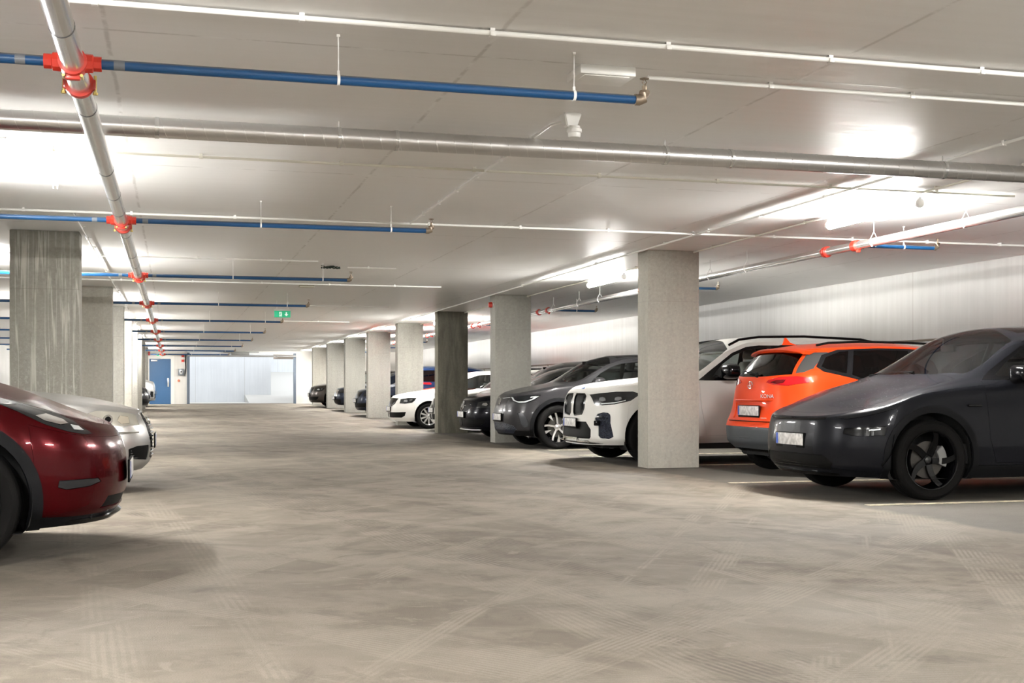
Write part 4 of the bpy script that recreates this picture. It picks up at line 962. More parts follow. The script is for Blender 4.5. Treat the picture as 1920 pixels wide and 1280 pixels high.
WS_Y = [(1.075, 0), (1.10, .30), (1.18, .55), (1.37, .735), (1.62, .695), (1.98, .62), (2.05, .30), (2.07, 0)]
def cross_feat(new=True):
    F = dict(ws=WS_Y, wsglass=WS_GLASS, glass=SIDE_GLASS, roofglass=[(2.14, 0), (2.13, .50), (3.9, .48), (3.92, 0)],
        windows=[('front_window', [(1.63, 1.125), (1.80, 1.25), (2.0, 1.37), (2.2, 1.432), (2.40, 1.47), (2.66, 1.482), (2.69, 1.115), (2.2, 1.105)]),
                 ('rear_side_window', [(2.75, 1.12), (2.72, 1.482), (3.2, 1.465), (3.6, 1.40), (3.88, 1.31), (3.75, 1.145)])],
        frames=[('window_trim', [(1.48, 1.085), (1.60, 1.165), (1.80, 1.285), (2.0, 1.40), (2.2, 1.46), (2.4, 1.497), (2.75, 1.507), (3.2, 1.49), (3.62, 1.42), (3.99, 1.31), (3.85, 1.12), (2.7, 1.09)])],
        doors=[('front_door', [(1.56, .33), (1.49, .55), (1.46, .95), (1.46, 1.075), (1.50, 1.10), (2.2, 1.10), (2.70, 1.11), (2.72, .33)]), ('rear_door', [(2.725, .33), (2.705, 1.11), (3.7, 1.13), (3.62, .9), (3.38, .66), (3.30, .33)])],
        hood=[(.145, 0), (.155, .3), (.23, .56), (.36, .70), (.60, .79), (1.25, .785), (1.20, .60), (1.08, .35), (1.05, 0)], hoodz=.72,
        arch=.415, clad=.062, wheel=dict(n=5, wi=.06, wo=.05, twist=.28, m=GLOSSBLACK, ms=GLOSSBLACK, rim=.75, dish=.045, rot=-.46, cal=-.2, mh=mat('cap_dark', (.05,.05,.05), .3, .5), mc=mat('caliper_pale', (.22, .22, .22), .45, .4)),
        mirror=(1.80, .93, 1.135, GLOSSBLACK, 1.), rvm=(1.72, 0, 1.40), xseat=2.35, dashz=1.02, seatz=.58, interior=True)
    if new:
        F['side'] = [('headlight', [(.118, .735), (.130, .752), (.22, .790), (.36, .822), (.60, .872), (.55, .832), (.42, .790), (.30, .758), (.18, .730)], SMOKE_OPQ, .0015),
                     ('lamp_element', [(.31, .628), (.31, .640), (.40, .648), (.40, .636)], WLENS, 0),
                     ('lower_lamp', [(.140, .600), (.150, .648), (.30, .660), (.455, .668), (.435, .590), (.26, .580), (.19, .583)], GLOSSBLACK, -.002),
                     ('air_curtain', [(.505, .585), (.515, .60), (.49, .42), (.42, .31), (.405, .32), (.475, .42)], BLACK, -.003)]
        F['front'] = [('light_bar', [(-.52, .728), (-.35, .718), (0, .712), (.35, .718), (.52, .728), (.52, .748), (.35, .736), (0, .730), (-.35, .736), (-.52, .748)], GLOSSBLACK, -.003),
                      ('lower_intake', [(-.56, .265), (.56, .265), (.62, .33), (.52, .40), (-.52, .40), (-.62, .33)], BLACK, -.006)]
        F['bumper'] = [(-.1, .1), (.50, .1), (.50, .62), (.56, .83), (.30, .764), (.14, .74), (-.1, .74)]
        F['plate'] = (.0, 0, .53, -1)
    else:
        F['side'] = [('lamp_element', [(.30, .80), (.33, .825), (.42, .86), (.47, .85), (.42, .82), (.34, .795)], CHROME, .003), ('lamp_element', [(.22, .758), (.25, .785), (.29, .795), (.27, .765)], WLENS, .003), ('headlight', [(.175, .735), (.20, .757), (.28, .815), (.44, .90), (.66, .95), (.68, .93), (.56, .875), (.42, .80), (.30, .755), (.22, .735)], LAMPGREY, .0015),
                     ('fog_lamp', [(.125, .455), (.14, .478), (.34, .478), (.345, .44), (.30, .425), (.18, .435)], LAMPGREY, -.003)]
        F['bodysplit'] = [('bumper_skirt', [(0, .1), (.49, .1), (.49, .275), (.30, .262), (0, .262)], CLAD)]
        F['front'] = [('lower_intake', [(-.55, .29), (.55, .29), (.50, .36), (-.50, .36)], BLACK, -.01)]
        F['bumper'] = [(-.1, .1), (.49, .1), (.47, .60), (.50, .80), (.30, .745), (.17, .72), (-.1, .70)]
        F['plate'] = (-.012, 0, .50, -1)
    return F
SMOKE_OPQ = mat('smoked_lamp', (.006, .0065, .008), .2, spec=.3)

def extra_cross(root, new):
    # splitter lip, seams, droplets
    b = bmesh.new(); n = 40; sn = 'crossover' if new else 'older_crossover'; pts = nose_curve(sn, 0, n, .985, -.03 if new else -.05)
    f = lambda y: .0 + .80 * (1 - (1 - (abs(y) / .86) ** 2.8) ** (1 / 2.8))
    lo = [b.verts.new((x + .03, y, .205)) for x, y in pts]; hi = [b.verts.new((x - .012, y, .235)) for x, y in pts]; up = [b.verts.new((x + .02, y * .985, .262)) for x, y in pts]
    for i in range(n):
        b.faces.new((lo[i], lo[i+1], hi[i+1], hi[i])); b.faces.new((hi[i], hi[i+1], up[i+1], up[i])); b.faces.new((up[i], up[i+1], lo[i+1], lo[i]))
    bmesh.ops.recalc_face_normals(b, faces=b.faces); link('front_splitter', b, GLOSSBLACK, root)
    if new:
        b = bmesh.new()
        for k in range(5):
            z = .29 + k * .022; tube(b, [(f(y) + .012, y, z) for y in np.linspace(-.52, .52, 18)], .005, 5)
        link('intake_slats', b, GLOSSBLACK, root)
        b = bmesh.new(); box(b, -.015, .012, -.10, .04, -.01, .01, .003); o = link('indicator_camera', b, GLOSSBLACK, root); o.location = (1.30, -.952, .85); o.rotation_euler.z = math.pi / 2
    b = bmesh.new(); tube(b, [(1.12, .45, 1.135), (1.16, .1, 1.165), (1.13, -.30, 1.16)], .010, 6); tube(b, [(1.13, -.15, 1.15), (1.22, -.60, 1.115)], .010, 6); link('wiper', b, BLACK, root)
def droplets(root, spec, n=340):
    sp = SPECS[spec]; B = Body(sp['rows'], sp['top'], .6); b = bmesh.new(); random.seed(11)
    for k in range(n):
        x, y = random.uniform(.3, 1.05), random.uniform(-.78, .7); r = B.bvh.ray_cast(Vector((x, y, 2.)), Vector((0, 0, -1)))
        if r[0] is None: continue
        s = random.uniform(.0015, .0036); q = bmesh.ops.create_icosphere(b, subdivisions=1, radius=s)
        for v in q['verts']: v.co.z *= .5; v.co += r[0]
    B.bm.free(); o = link('water_droplets', b, mat('water_drop', (.8, .82, .85), .05, .3, coat=1.), root); o['kind'] = 'stuff'; o['label'] = 'fine water droplets on the bonnet'

P_GREY = paint('paint_dark_grey_metallic', (.009, .0095, .012), .2, .25)
P_RED = paint('paint_deep_red', (.048, .0010, .0025), .4, .2)
P_ORANGE = paint('paint_orange', (.62, .050, .008), .15, .35)
P_WHITE = paint('paint_white', (.66, .65, .62), .0, .32)
P_CHAR = paint('paint_charcoal', (.034, .033, .035), .3, .28)
P_SILVER = paint('paint_silver', (.46, .455, .44), .75, .30)
P_BLACK = paint('paint_black', (.006, .006, .009), .2, .25)
P_NAVY = paint('paint_navy', (.01, .025, .07), .4, .3)
P_DARKBLUE = paint('paint_blue_black', (.02, .025, .04), .5, .3)
P_BROWN = paint('paint_brown_grey', (.07, .062, .056), .6, .3)

# ---------------------------------------------------------------- the cars
car = build_car('car', 'dark grey wet crossover with black wheels, nearest on the right', 'crossover', cross_feat(True), P_GREY, 5.65, 10.6)
extra_cross(car, True); droplets(car, 'crossover')
car = build_car('car', 'dark red crossover cut off by the left edge, nearest on the left', 'older_crossover', cross_feat(False), P_RED, -.285, 8.27, True)
extra_cross(car, False)
strokes('emblem', car, [[(-.035, .03), (.035, .03)], [(0, .03), (0, -.04)]], .006, CHROME, (.030, 0, .665), -1, .3)

# orange crossover seen from behind
KX, KY = 6.47 + 4.18, 13.28
F = dict(glass=DARK_GLASS, rglass=DARK_GLASS, ws=[(1.06, 0), (1.10, .4), (1.25, .70), (1.75, .63), (1.80, 0)], wsz=1.0,
    windows=[('front_window', [(1.45, 1.10), (1.75, 1.30), (2.05, 1.415), (2.35, 1.435), (2.38, 1.07), (1.9, 1.06)]),
             ('rear_side_window', [(2.45, 1.075), (2.42, 1.44), (2.8, 1.448), (3.12, 1.437), (3.25, 1.16), (3.15, 1.125)]),
             ('rear_quarter_window', [(3.32, 1.175), (3.19, 1.432), (3.30, 1.425), (3.50, 1.36), (3.60, 1.255), (3.55, 1.225)])],
    frames=[('window_trim', [(1.35, 1.05), (1.70, 1.30), (2.05, 1.44), (2.4, 1.465), (2.8, 1.470), (3.32, 1.45), (3.54, 1.385), (3.66, 1.25), (3.60, 1.195), (3.15, 1.10), (2.4, 1.045)])], frame_m=mat('trim_grey', (.008, .008, .009), .4, spec=.1),
    doors=[('front_door', [(1.35, .35), (1.33, 1.0), (1.42, 1.07), (2.40, 1.07), (2.42, .35)]), ('rear_door', [(2.425, .35), (2.405, 1.07), (3.24, 1.17), (3.12, .80), (2.98, .35)])],
    side=[('headlight', [(.13, .70), (.14, .80), (.50, .88), (.45, .74)], LAMPGREY, 0)],
    front=[], hood=[(.20, 0), (.28, .5), (.45, .65), (1.1, .72), (1.02, .3), (1.0, 0)], hoodz=.85,
    rear=[('rear_window', [(-.66, 1.165), (-.56, 1.405), (-.3, 1.425), (0, 1.43), (.3, 1.425), (.56, 1.405), (.66, 1.165), (.3, 1.145), (0, 1.14), (-.3, 1.145)], DARK_GLASS, -.001),
          ('number_recess', [(-.40, .655), (-.44, .84), (.44, .84), (.40, .655)], P_ORANGE, -.010)],
    rearhalf=[('pillar_louvre', [(-.685, 1.175), (-.585, 1.415), (-.66, 1.420), (-.765, 1.23), (-.745, 1.19)], mat('louvre_grey', (.05, .053, .053), .35, .3), -.001),
              ('tail_lamp_core', [(-.40, 1.075), (-.5, 1.10), (-.62, 1.105), (-.60, 1.07), (-.5, 1.06)], DREDLENS, .005),
              ('tail_lamp', [(-.32, 1.075), (-.36, 1.105), (-.52, 1.135), (-.72, 1.145), (-.81, 1.125), (-.82, 1.07), (-.66, 1.035), (-.45, 1.05)], REDLENS, .004),
              ('reversing_lamp', [(-.62, .405), (-.62, .445), (-.80, .445), (-.80, .405)], DREDLENS, 0)],
    bumper=[(-.1, .1), (.4, .1), (.42, .62), (.14, .66), (-.1, .66)],
    arch=.375, clad=.07, clad_m=GREYCLAD, ww=.215, sillz=.36, wheel=dict(n=5, wi=.05, wo=.10, m=SATIN, ms=SATIN, rim=.68, dish=.02, twist=.1),
    mirror=(1.62, .86, 1.10, P_ORANGE, .95), xseat=2.3, dashz=1.0, seatz=.52,
    rails=([(1.95, .60, 1.50), (2.05, .60, 1.525), (2.4, .595, 1.54), (3.0, .58, 1.545), (3.4, .57, 1.53), (3.55, .57, 1.50)], BLACK, .014), plate=(4.115, 0, .745, 1))
F['rbumper'] = [(3.62, .1), (4.4, .1), (4.4, .555), (3.95, .562), (3.80, .58), (3.70, .50), (3.66, .4)]; F['rbumper_m'] = GREYCLAD
kona = build_car('car', 'orange crossover parked tail out with dark rear window', 'kona', F, P_ORANGE, KX, KY, True)
b = bmesh.new()   # spoiler shelf over the rear window
n = 20; pr = [(-.16, .006), (.0, -.004), (.055, -.024), (.045, -.038), (-.05, -.045)]; rings = []
for i in range(n + 1):
    y = -.63 + 1.26 * i / n; e = (abs(y) / .63) ** 3; rings.append([b.verts.new((3.82 + px * (1 - .0 * e) - .10 * e, y, 1.480 - .045 * e + pz)) for px, pz in pr])
for i in range(n):
    for k in range(len(pr)): b.faces.new((rings[i][k], rings[i][(k+1) % 5], rings[i+1][(k+1) % 5], rings[i+1][k]))
b.faces.new(rings[0]); b.faces.new(rings[-1][::-1]); bmesh.ops.recalc_face_normals(b, faces=b.faces); link('rear_spoiler', b, P_ORANGE, kona)
b = bmesh.new(); prism(b, [(-.11, 0), (.09, 0), (.075, .02), (.055, .085), (.035, .088), (-.02, .03)], -.008, .008, 'y', .003); o = link('shark_fin_antenna', b, P_ORANGE, kona); o.location = (3.60, .0, 1.52)
b = bmesh.new(); tube(b, [(0, 0, 0), (.012, -.12, .03), (.0, -.36, .045)], [.014, .010, .005], 8); lathe(b, [(.0001, .012), (.03, .010), (.034, -.01)], 14, 'x'); o = link('rear_wiper', b, BLACK, kona); o.location = (4.075, .12, 1.165)
strokes('emblem', kona, [circ(0, 0, .062, .042), [(-.026, -.032), (-.012, .034)], [(.012, -.034), (.026, .032)], [(-.02, -.006), (0, -.004), (.02, .006)]], .0055, CHROME, (4.098, 0, 1.045), 1, -.1)
text_mesh('model_lettering', 'KONA', .062, CHROME, kona, Matrix.Translation((4.083, .40, .915)) @ Matrix.Rotation(math.radians(15), 4, 'Z') @ Matrix.Rotation(math.pi/2, 4, 'Z') @ Matrix.Rotation(math.pi/2, 4, 'X'), .003, 1.25)
text_mesh('trim_lettering', 'electric', .030, CHROME, kona, Matrix.Translation((4.128, .40, .668)) @ Matrix.Rotation(math.radians(12), 4, 'Z') @ Matrix.Rotation(math.pi/2, 4, 'Z') @ Matrix.Rotation(math.pi/2, 4, 'X'), .002, 1.2)
b = bmesh.new()
for z, dx in ((.515, .0), (.475, .004), (.435, .002)):
    tube(b, [(4.10 - .0 + dx + .065 * (1 - abs(y / .60) ** 3 * 1.6), y, z) for y in np.linspace(-.60, .60, 17)], .011, 6)
link('bumper_ribs', b, GREYCLAD, kona)
b = bmesh.new(); tube(b, [(4.135 - .11 * abs(y / .52) ** 3, y, .868) for y in np.linspace(-.52, .52, 17)], .010, 6); link('tailgate_crease', b, P_ORANGE, kona)
b = bmesh.new(); tube(b, [(4.185 - .14 * abs(y / .66) ** 3.2, y, .625) for y in np.linspace(-.66, .66, 21)], .006, 6); link('tailgate_seam', b, BLACK, kona)

# white SUV
kid = [(-.045, .90), (-.075, .945), (-.36, .942), (-.43, .905), (-.44, .74), (-.38, .655), (-.10, .635), (-.05, .68)]
kin = [(-.065, .895), (-.09, .925), (-.35, .922), (-.41, .895), (-.42, .75), (-.37, .675), (-.11, .655), (-.07, .695)]
F = dict(ws=[(1.28, 0), (1.32, .4), (1.42, .68), (1.56, .77), (1.95, .72), (2.05, .67), (2.15, .3), (2.16, 0)], wsz=1.1, wsglass=WS_GLASS, glass=SIDE_GLASS,
    windows=[('front_window', [(1.72, 1.16), (1.9, 1.33), (2.1, 1.46), (2.3, 1.535), (2.5, 1.56), (2.90, 1.565), (2.94, 1.15), (2.2, 1.14)]),
             ('rear_side_window', [(3.02, 1.15), (2.98, 1.565), (3.5, 1.56), (3.95, 1.54), (4.0, 1.16)])],
    frames=[('window_trim', [(1.50, 1.115), (1.60, 1.17), (1.88, 1.355), (2.08, 1.49), (2.3, 1.575), (2.5, 1.60), (3.5, 1.605), (4.3, 1.57), (4.32, 1.18), (4.0, 1.13), (2.2, 1.115)])],
    doors=[('front_door', [(1.60, .38), (1.52, .75), (1.50, 1.08), (1.62, 1.13), (2.94, 1.14), (2.96, .38)]), ('rear_door', [(2.97, .38), (2.95, 1.14), (3.95, 1.15), (3.75, .85), (3.45, .7), (3.38, .38)])],
    hood=[(.20, 0), (.20, .38), (.32, .56), (.55, .72), (.9, .83), (1.35, .80), (1.30, .5), (1.25, 0)], hoodz=.93,
    fronthalf=[('kidney_frame_inner', kin, BLACK, -.012), ('kidney_grille', kid, GLOSSBLACK, .004)],
    front=[('lower_intake', [(-.58, .335), (-.61, .36), (-.61, .46), (-.50, .56), (.50, .56), (.61, .46), (.61, .36), (.58, .335)], BLACK, -.008)],
    side=[('lamp_element', [(.19, .796), (.33, .812), (.46, .843), (.46, .855), (.33, .826), (.19, .812)], WLENS, .001), ('projector', [(.175, .845), (.185, .885), (.215, .895), (.235, .885), (.24, .85), (.21, .835)], mat('projector_grey', (.30, .31, .33), .12, .6), .002), ('projector', [(.33, .85), (.335, .885), (.37, .90), (.41, .895), (.415, .865), (.37, .845)], mat('projector_grey', (.30, .31, .33), .12, .6), .002),
          ('headlight', [(.118, .925), (.130, .80), (.20, .785), (.33, .80), (.52, .845), (.665, .935), (.56, .968), (.36, .965), (.20, .945)], LAMPGREY, .0015),
          ('side_intake', [(.125, .60), (.15, .67), (.20, .69), (.25, .685), (.275, .66), (.275, .55), (.31, .37), (.26, .335), (.175, .35), (.155, .38), (.155, .54)], mat('honeycomb_black', (.012, .015, .022), .3, spec=.15), -.008)],
    bumper=[(-.1, .1), (.46, .1), (.47, .50), (.50, .78), (.60, .88), (.12, .93), (-.1, .93)],
    arch=.43, clad=.0, ww=.27, wheel=dict(n=10, wi=.03, wo=.035, m=SATIN, ms=SATIN, rim=.70, dish=.03),
    mirror=(1.92, .98, 1.235, GLOSSBLACK, 1.15), seat=SEATL, xseat=2.45, dashz=1.06, seatz=.70, rvm=(1.88, 0, 1.47),
    rails=([(2.05, .71, 1.60), (2.20, .71, 1.675), (2.5, .705, 1.715), (3.2, .69, 1.73), (4.1, .66, 1.70), (4.35, .655, 1.655)], GLOSSBLACK, .018), plate=(.01, 0, .545, -1))
b_ = mat('honeycomb_black', (.012, .015, .022), .3, spec=.15); t = NT(b_)
vo = t.new('ShaderNodeTexVoronoi', inputs={'Scale': 55.}); t.link(t.coord(), vo.inputs['Vector']); t.link(t.mix(t.ramp(vo.outputs['Distance'], .25, .5), (.004, .004, .005), (.022, .026, .04)), t.b.inputs['Base Color']); t.bump(vo.outputs['Distance'], 1., .01)
x5 = build_car('car', 'white SUV with tall black twin grille behind the front right column', 'large_suv', F, P_WHITE, 5.27, 16.2)
b = bmesh.new()
for sd in (1, -1):
    for k in range(9):
        y = sd * (.085 + k * .040); tube(b, [(.058, y, .675), (.062, y, .80), (.098, y, .915)], .006, 5)
link('grille_bars', b, GLOSSBLACK, x5)
b = bmesh.new(); n = 36; pts = nose_curve('large_suv', 0, n, .985, -.015)
lo = [b.verts.new((x + .06, y, .245)) for x, y in pts]; hi = [b.verts.new((x - .02, y, .275)) for x, y in pts]; up = [b.verts.new((x + .03, y * .99, .315)) for x, y in pts]
for i in range(n): b.faces.new((lo[i], lo[i+1], hi[i+1], hi[i])); b.faces.new((hi[i], hi[i+1], up[i+1], up[i])); b.faces.new((up[i], up[i+1], lo[i+1], lo[i]))
bmesh.ops.recalc_face_normals(b, faces=b.faces); link('front_splitter', b, GLOSSBLACK, x5)
b = bmesh.new(); tube(b, [(.055, -.62, .30), (.015, -.30, .30), (.01, -.27, .335), (.01, .27, .335), (.015, .30, .30), (.055, .62, .30)], .016, 8); link('chrome_lip', b, CHROME, x5)
b = bmesh.new(); box(b, -.03, .03, -.09, .09, -.035, .035, .012); o = link('fog_lamp', b, GLOSSBLACK, x5); o.location = (.155, -.74, .55); o.rotation_euler.z = -.75
b = bmesh.new(); box(b, -.03, .03, -.10, .10, -.012, .012, .008); o = link('fog_lamp_trim', b, SATIN, x5); o.location = (.165, -.77, .635); o.rotation_euler.z = -.75
b = bmesh.new(); lathe(b, [(.0001, .004), (.036, .003), (.042, -.004)], 20, 'z'); o = link('emblem', b, mat('emblem_blue', (.02, .12, .4), .3), x5); o.location = (.19, 0, 1.008); o.rotation_euler.y = -.45

# charcoal electric SUV
SLV = mat('spoke_silver', (.72, .71, .70), .28, .85)
F = dict(ws=[(.98, 0), (1.02, .4), (1.12, .68), (1.22, .735), (1.55, .70), (1.82, .65), (1.92, .3), (1.94, 0)], wsz=1.0, roofglass=[(2.02, 0), (2.0, .5), (3.4, .5), (3.42, 0)],
    windows=[('front_window', [(1.42, 1.12), (1.6, 1.26), (1.8, 1.365), (2.0, 1.43), (2.4, 1.475), (2.5, 1.475), (2.54, 1.115), (2.0, 1.11)]),
             ('rear_side_window', [(2.62, 1.115), (2.58, 1.475), (3.0, 1.48), (3.4, 1.45), (3.62, 1.40), (3.6, 1.14)])],
    frames=[('window_trim', [(1.18, 1.06), (1.25, 1.125), (1.55, 1.27), (1.78, 1.385), (2.0, 1.46), (2.4, 1.50), (3.0, 1.505), (3.4, 1.48), (3.75, 1.42), (3.72, 1.13), (2.5, 1.09), (1.6, 1.085)])], frame_m=mat('window_trim_dark', (.03, .03, .032), .3, .4),
    doors=[('front_door', [(1.40, .36), (1.36, .8), (1.34, 1.05), (2.52, 1.09), (2.54, .36)]), ('rear_door', [(2.545, .36), (2.525, 1.09), (3.6, 1.10), (3.4, .8), (3.12, .36)])],
    hood=[(.19, 0), (.20, .35), (.30, .58), (.45, .70), (.8, .765), (1.02, .76), (.98, .4), (.95, 0)], hoodz=.83,
    fronthalf=[('light_strip', [(-.10, .838), (-.42, .852), (-.42, .862), (-.10, .848)], WLENS, .001)],
    front=[('lower_intake', [(-.52, .25), (.52, .25), (.66, .33), (.60, .385), (.34, .43), (-.34, .43), (-.60, .385), (-.66, .33)], b_, -.008)],
    side=[('daytime_light', [(.130, .865), (.14, .80), (.20, .768), (.29, .775), (.42, .83), (.50, .885), (.44, .875), (.38, .835), (.28, .795), (.19, .79), (.155, .82), (.15, .862)], WLENS, .002),
          ('lamp_element', [(.36, .85), (.37, .875), (.46, .885), (.43, .862)], WLENS, .002),
          ('headlight', [(.125, .868), (.132, .80), (.19, .76), (.30, .762), (.43, .82), (.53, .905), (.40, .902), (.25, .885)], SMOKE_OPQ, .0015),
          ('air_blade', [(.17, .60), (.22, .615), (.30, .50), (.34, .385), (.26, .36), (.21, .43)], mat('air_blade_grey', (.03, .032, .036), .3, .3), -.008)],
    bodysplit=[('bumper_skirt', [(.0, .1), (.46, .1), (.46, .32), (.30, .30), (.0, .30)], CLAD)],
    bumper=[(-.1, .1), (.46, .1), (.46, .50), (.50, .78), (.40, .80), (.19, .76), (.12, .80), (.12, .86), (-.1, .86)],
    arch=.415, clad=.065, ww=.24, sillz=.36, wheel=dict(n=5, wi=.030, wo=.030, m=GLOSSBLACK, ms=SLV, rim=.72, dish=.035, pair=[.0], twist=.12, insert=.13, mi=SLV, rot=.1),
    mirror=(1.52, .90, 1.11, P_CHAR, .95), xseat=2.15, dashz=1.02, seatz=.60, rvm=(1.6, 0, 1.38), plate=(.0, -.02, .525, -1))
ID4F = F
id4 = build_car('car', 'charcoal electric SUV with silver-spoked wheels left of the white SUV', 'electric_suv', F, P_CHAR, 5.36, 20.5)
strokes('emblem', id4, [circ(0, 0, .062), [(-.035, .045), (0, .002), (.035, .045)], [(-.052, .028), (-.026, -.045), (0, -.004), (.026, -.045), (.052, .028)]], .006, CHROME, (.040, 0, .775), -1, .35)

# silver saloon on the left
F = dict(ws=[(1.34, 0), (1.38, .4), (1.45, .66), (1.52, .72), (1.8, .66), (2.08, .60), (2.2, .3), (2.22, 0)], wsz=.9,
    windows=[('front_window', [(1.62, 1.0), (1.85, 1.12), (2.15, 1.255), (2.4, 1.315), (2.6, 1.32), (2.62, .98), (2.1, .975)]), ('rear_side_window', [(2.70, .98), (2.68, 1.32), (3.1, 1.325), (3.5, 1.28), (3.8, 1.06), (3.7, 1.0)])],
    frames=[('window_trim', [(1.50, .955), (1.60, 1.01), (1.85, 1.145), (2.15, 1.275), (2.4, 1.335), (3.1, 1.345), (3.6, 1.27), (3.95, 1.06), (3.8, .975), (2.4, .955)])],
    doors=[('front_door', [(1.52, .33), (1.48, .92), (1.6, .955), (2.64, .965), (2.66, .33)]), ('rear_door', [(2.665, .33), (2.645, .965), (3.6, .985), (3.45, .7), (3.25, .33)])],
    hood=[(.155, 0), (.165, .25), (.22, .42), (.32, .57), (.55, .70), (1.35, .74), (1.34, .4), (1.30, 0)], hoodz=.74,
    front=[('grille', [(-.32, .765), (-.34, .60), (-.27, .33), (.27, .33), (.34, .60), (.32, .765)], BLACK, -.012)],
    fronthalf=[('side_grille', [(-.34, .31), (-.36, .455), (-.60, .455), (-.70, .43), (-.68, .335)], BLACK, -.008)],
    side=[('projector', ring_poly(.40, .715, .026, 0, 330, 11), GLOSSBLACK, .004), ('projector_ring', ring_poly(.40, .715, .042, 0, 330, 11), CHROME, .003), ('lamp_element', [(.21, .675), (.225, .735), (.30, .75), (.32, .70), (.28, .668)], mat('lamp_amber_clear', (.52, .47, .38), .12, .4), .002),
          ('headlight', [(.125, .655), (.165, .752), (.25, .775), (.50, .80), (.575, .775), (.56, .70), (.48, .665), (.30, .648)], mat('clear_lamp', (.50, .48, .42), .08, .5, coat=.8), .0015)],
    bumper=[(-.1, .1), (.55, .1), (.56, .45), (.56, .66), (.30, .64), (.12, .65), (.14, .74), (-.1, .74)],
    arch=.37, clad=0, ww=.225, wheel=dict(n=10, wi=.03, wo=.05, m=SATIN, rim=.70, dish=.02), mirror=(1.72, .90, .985, P_SILVER, .95), xseat=2.4, dashz=.92, seatz=.45, rvm=(1.85, 0, 1.22), plate=(-.005, 0, .50, -1))
aud = build_car('car', 'silver saloon with clear headlamp between dark red car and dripping column', 'saloon', F, P_SILVER, -.19, 12.92, True)
b = bmesh.new()
for k in range(11):
    z = .35 + k * .037; hw_ = .29 + (z - .33) / .43 * .04 if z < .6 else .33; xs_ = .012 + max(0, z - .60) * .45; tube(b, [(xs_ + .02, -hw_, z), (xs_ - .004, 0, z), (xs_ + .02, hw_, z)], .007, 6)
link('grille_bars', b, CHROME, aud)
b = bmesh.new(); tube(b, [(.135, -.31, .765), (.075, -.345, .62), (.035, -.28, .335), (.025, .28, .335), (.075, .345, .62), (.135, .31, .765), (.13, 0, .775), (.135, -.31, .765)], .011, 8); link('grille_frame', b, CHROME, aud)
b = bmesh.new()
for k in range(5):
    z = .34 + k * .024; tube(b, [(.075, .38, z), (.13, .52, z), (.20, .66, z)], .006, 5)
link('side_grille_bars', b, mat('bar_grey', (.12, .12, .12), .35, .5), aud)
b = bmesh.new(); tube(b, [(.60, .935, .60), (.40, .895, .595), (.24, .76, .59), (.13, .56, .585)], .007, 6); link('bumper_crease', b, CHROME, aud)
strokes('emblem', aud, [circ(-.09, 0, .038), circ(-.03, 0, .038), circ(.03, 0, .038), circ(.09, 0, .038)], .005, CHROME, (.050, 0, .69), -1, .35)

# white family estate
def family_feat(m, elem=WLENS, gr=GLOSSBLACK, wheel=None, mirror=True, plate=True):
    F = dict(ws=[(1.18, 0), (1.22, .4), (1.30, .64), (1.36, .71), (1.6, .66), (1.88, .60), (2.0, .3), (2.02, 0)], wsz=.9,
    windows=[('front_window', [(1.47, 1.0), (1.65, 1.12), (1.9, 1.235), (2.2, 1.33), (2.45, 1.345), (2.47, .995), (1.9, .985)]), ('rear_side_window', [(2.54, 1.0), (2.52, 1.345), (3.0, 1.35), (3.5, 1.34), (3.75, 1.28), (3.7, 1.03)])],
    frames=[('window_trim', [(1.33, .955), (1.45, 1.01), (1.65, 1.14), (1.9, 1.255), (2.2, 1.35), (3.0, 1.372), (3.55, 1.36), (3.95, 1.28), (3.9, 1.0), (2.4, .97)])],
    doors=[('front_door', [(1.36, .32), (1.32, .93), (1.45, .96), (2.48, .98), (2.50, .32)]), ('rear_door', [(2.505, .32), (2.485, .98), (3.5, 1.0), (3.3, .7), (3.08, .32)])],
    hood=[(.16, 0), (.17, .22), (.24, .42), (.36, .58), (.6, .68), (1.18, .72), (1.17, .4), (1.14, 0)], hoodz=.75,
    front=[('grille', [(-.50, .765), (-.44, .63), (-.30, .565), (.30, .565), (.44, .63), (.50, .765), (.2, .775), (-.2, .775)], gr, -.004)],
    fronthalf=[('lower_intake', [(-.02, .275), (-.02, .41), (-.60, .415), (-.79, .425), (-.76, .33), (-.68, .28)], BLACK, -.006)],
    side=[('lamp_element', [(.25, .685), (.27, .725), (.33, .735), (.35, .70), (.32, .672)], elem, .002), ('indicator', [(.38, .70), (.39, .735), (.46, .745), (.44, .715)], mat('lamp_dim_grey', (.22, .22, .22), .15, .5), .001), ('headlight', [(.165, .635), (.20, .745), (.36, .775), (.55, .775), (.50, .70), (.44, .655), (.28, .63)], LAMPGREY, .0015)],
    bumper=[(-.1, .1), (.50, .1), (.50, .45), (.49, .65), (.30, .62), (.16, .625), (-.1, .70)],
    arch=.37, clad=0, ww=.21, wheel=wheel or dict(n=10, wi=.028, wo=.045, m=SATIN, ms=SLV, rim=.72, dish=.02), xseat=2.25, dashz=.94, seatz=.46)
    if mirror: F['mirror'] = (1.55, .88, 1.0, m, .95)
    if plate: F['plate'] = (-.005, 0, .50, -1)
    return F
F = family_feat(P_WHITE, mat('lamp_mid_grey', (.34, .35, .36), .12, .5)); octv = build_car('car', 'white estate car with ten-spoke silver wheel between pale and dark columns', 'family', F, P_WHITE, 5.30, 31.2, Z=0.0, res=.8)
b = bmesh.new(); lathe(b, [(.0001, -.008), (.04, -.006), (.045, 0)], 18, 'x', (.055, -.10, .37)); link('fog_lamp', b, WLENS, octv)
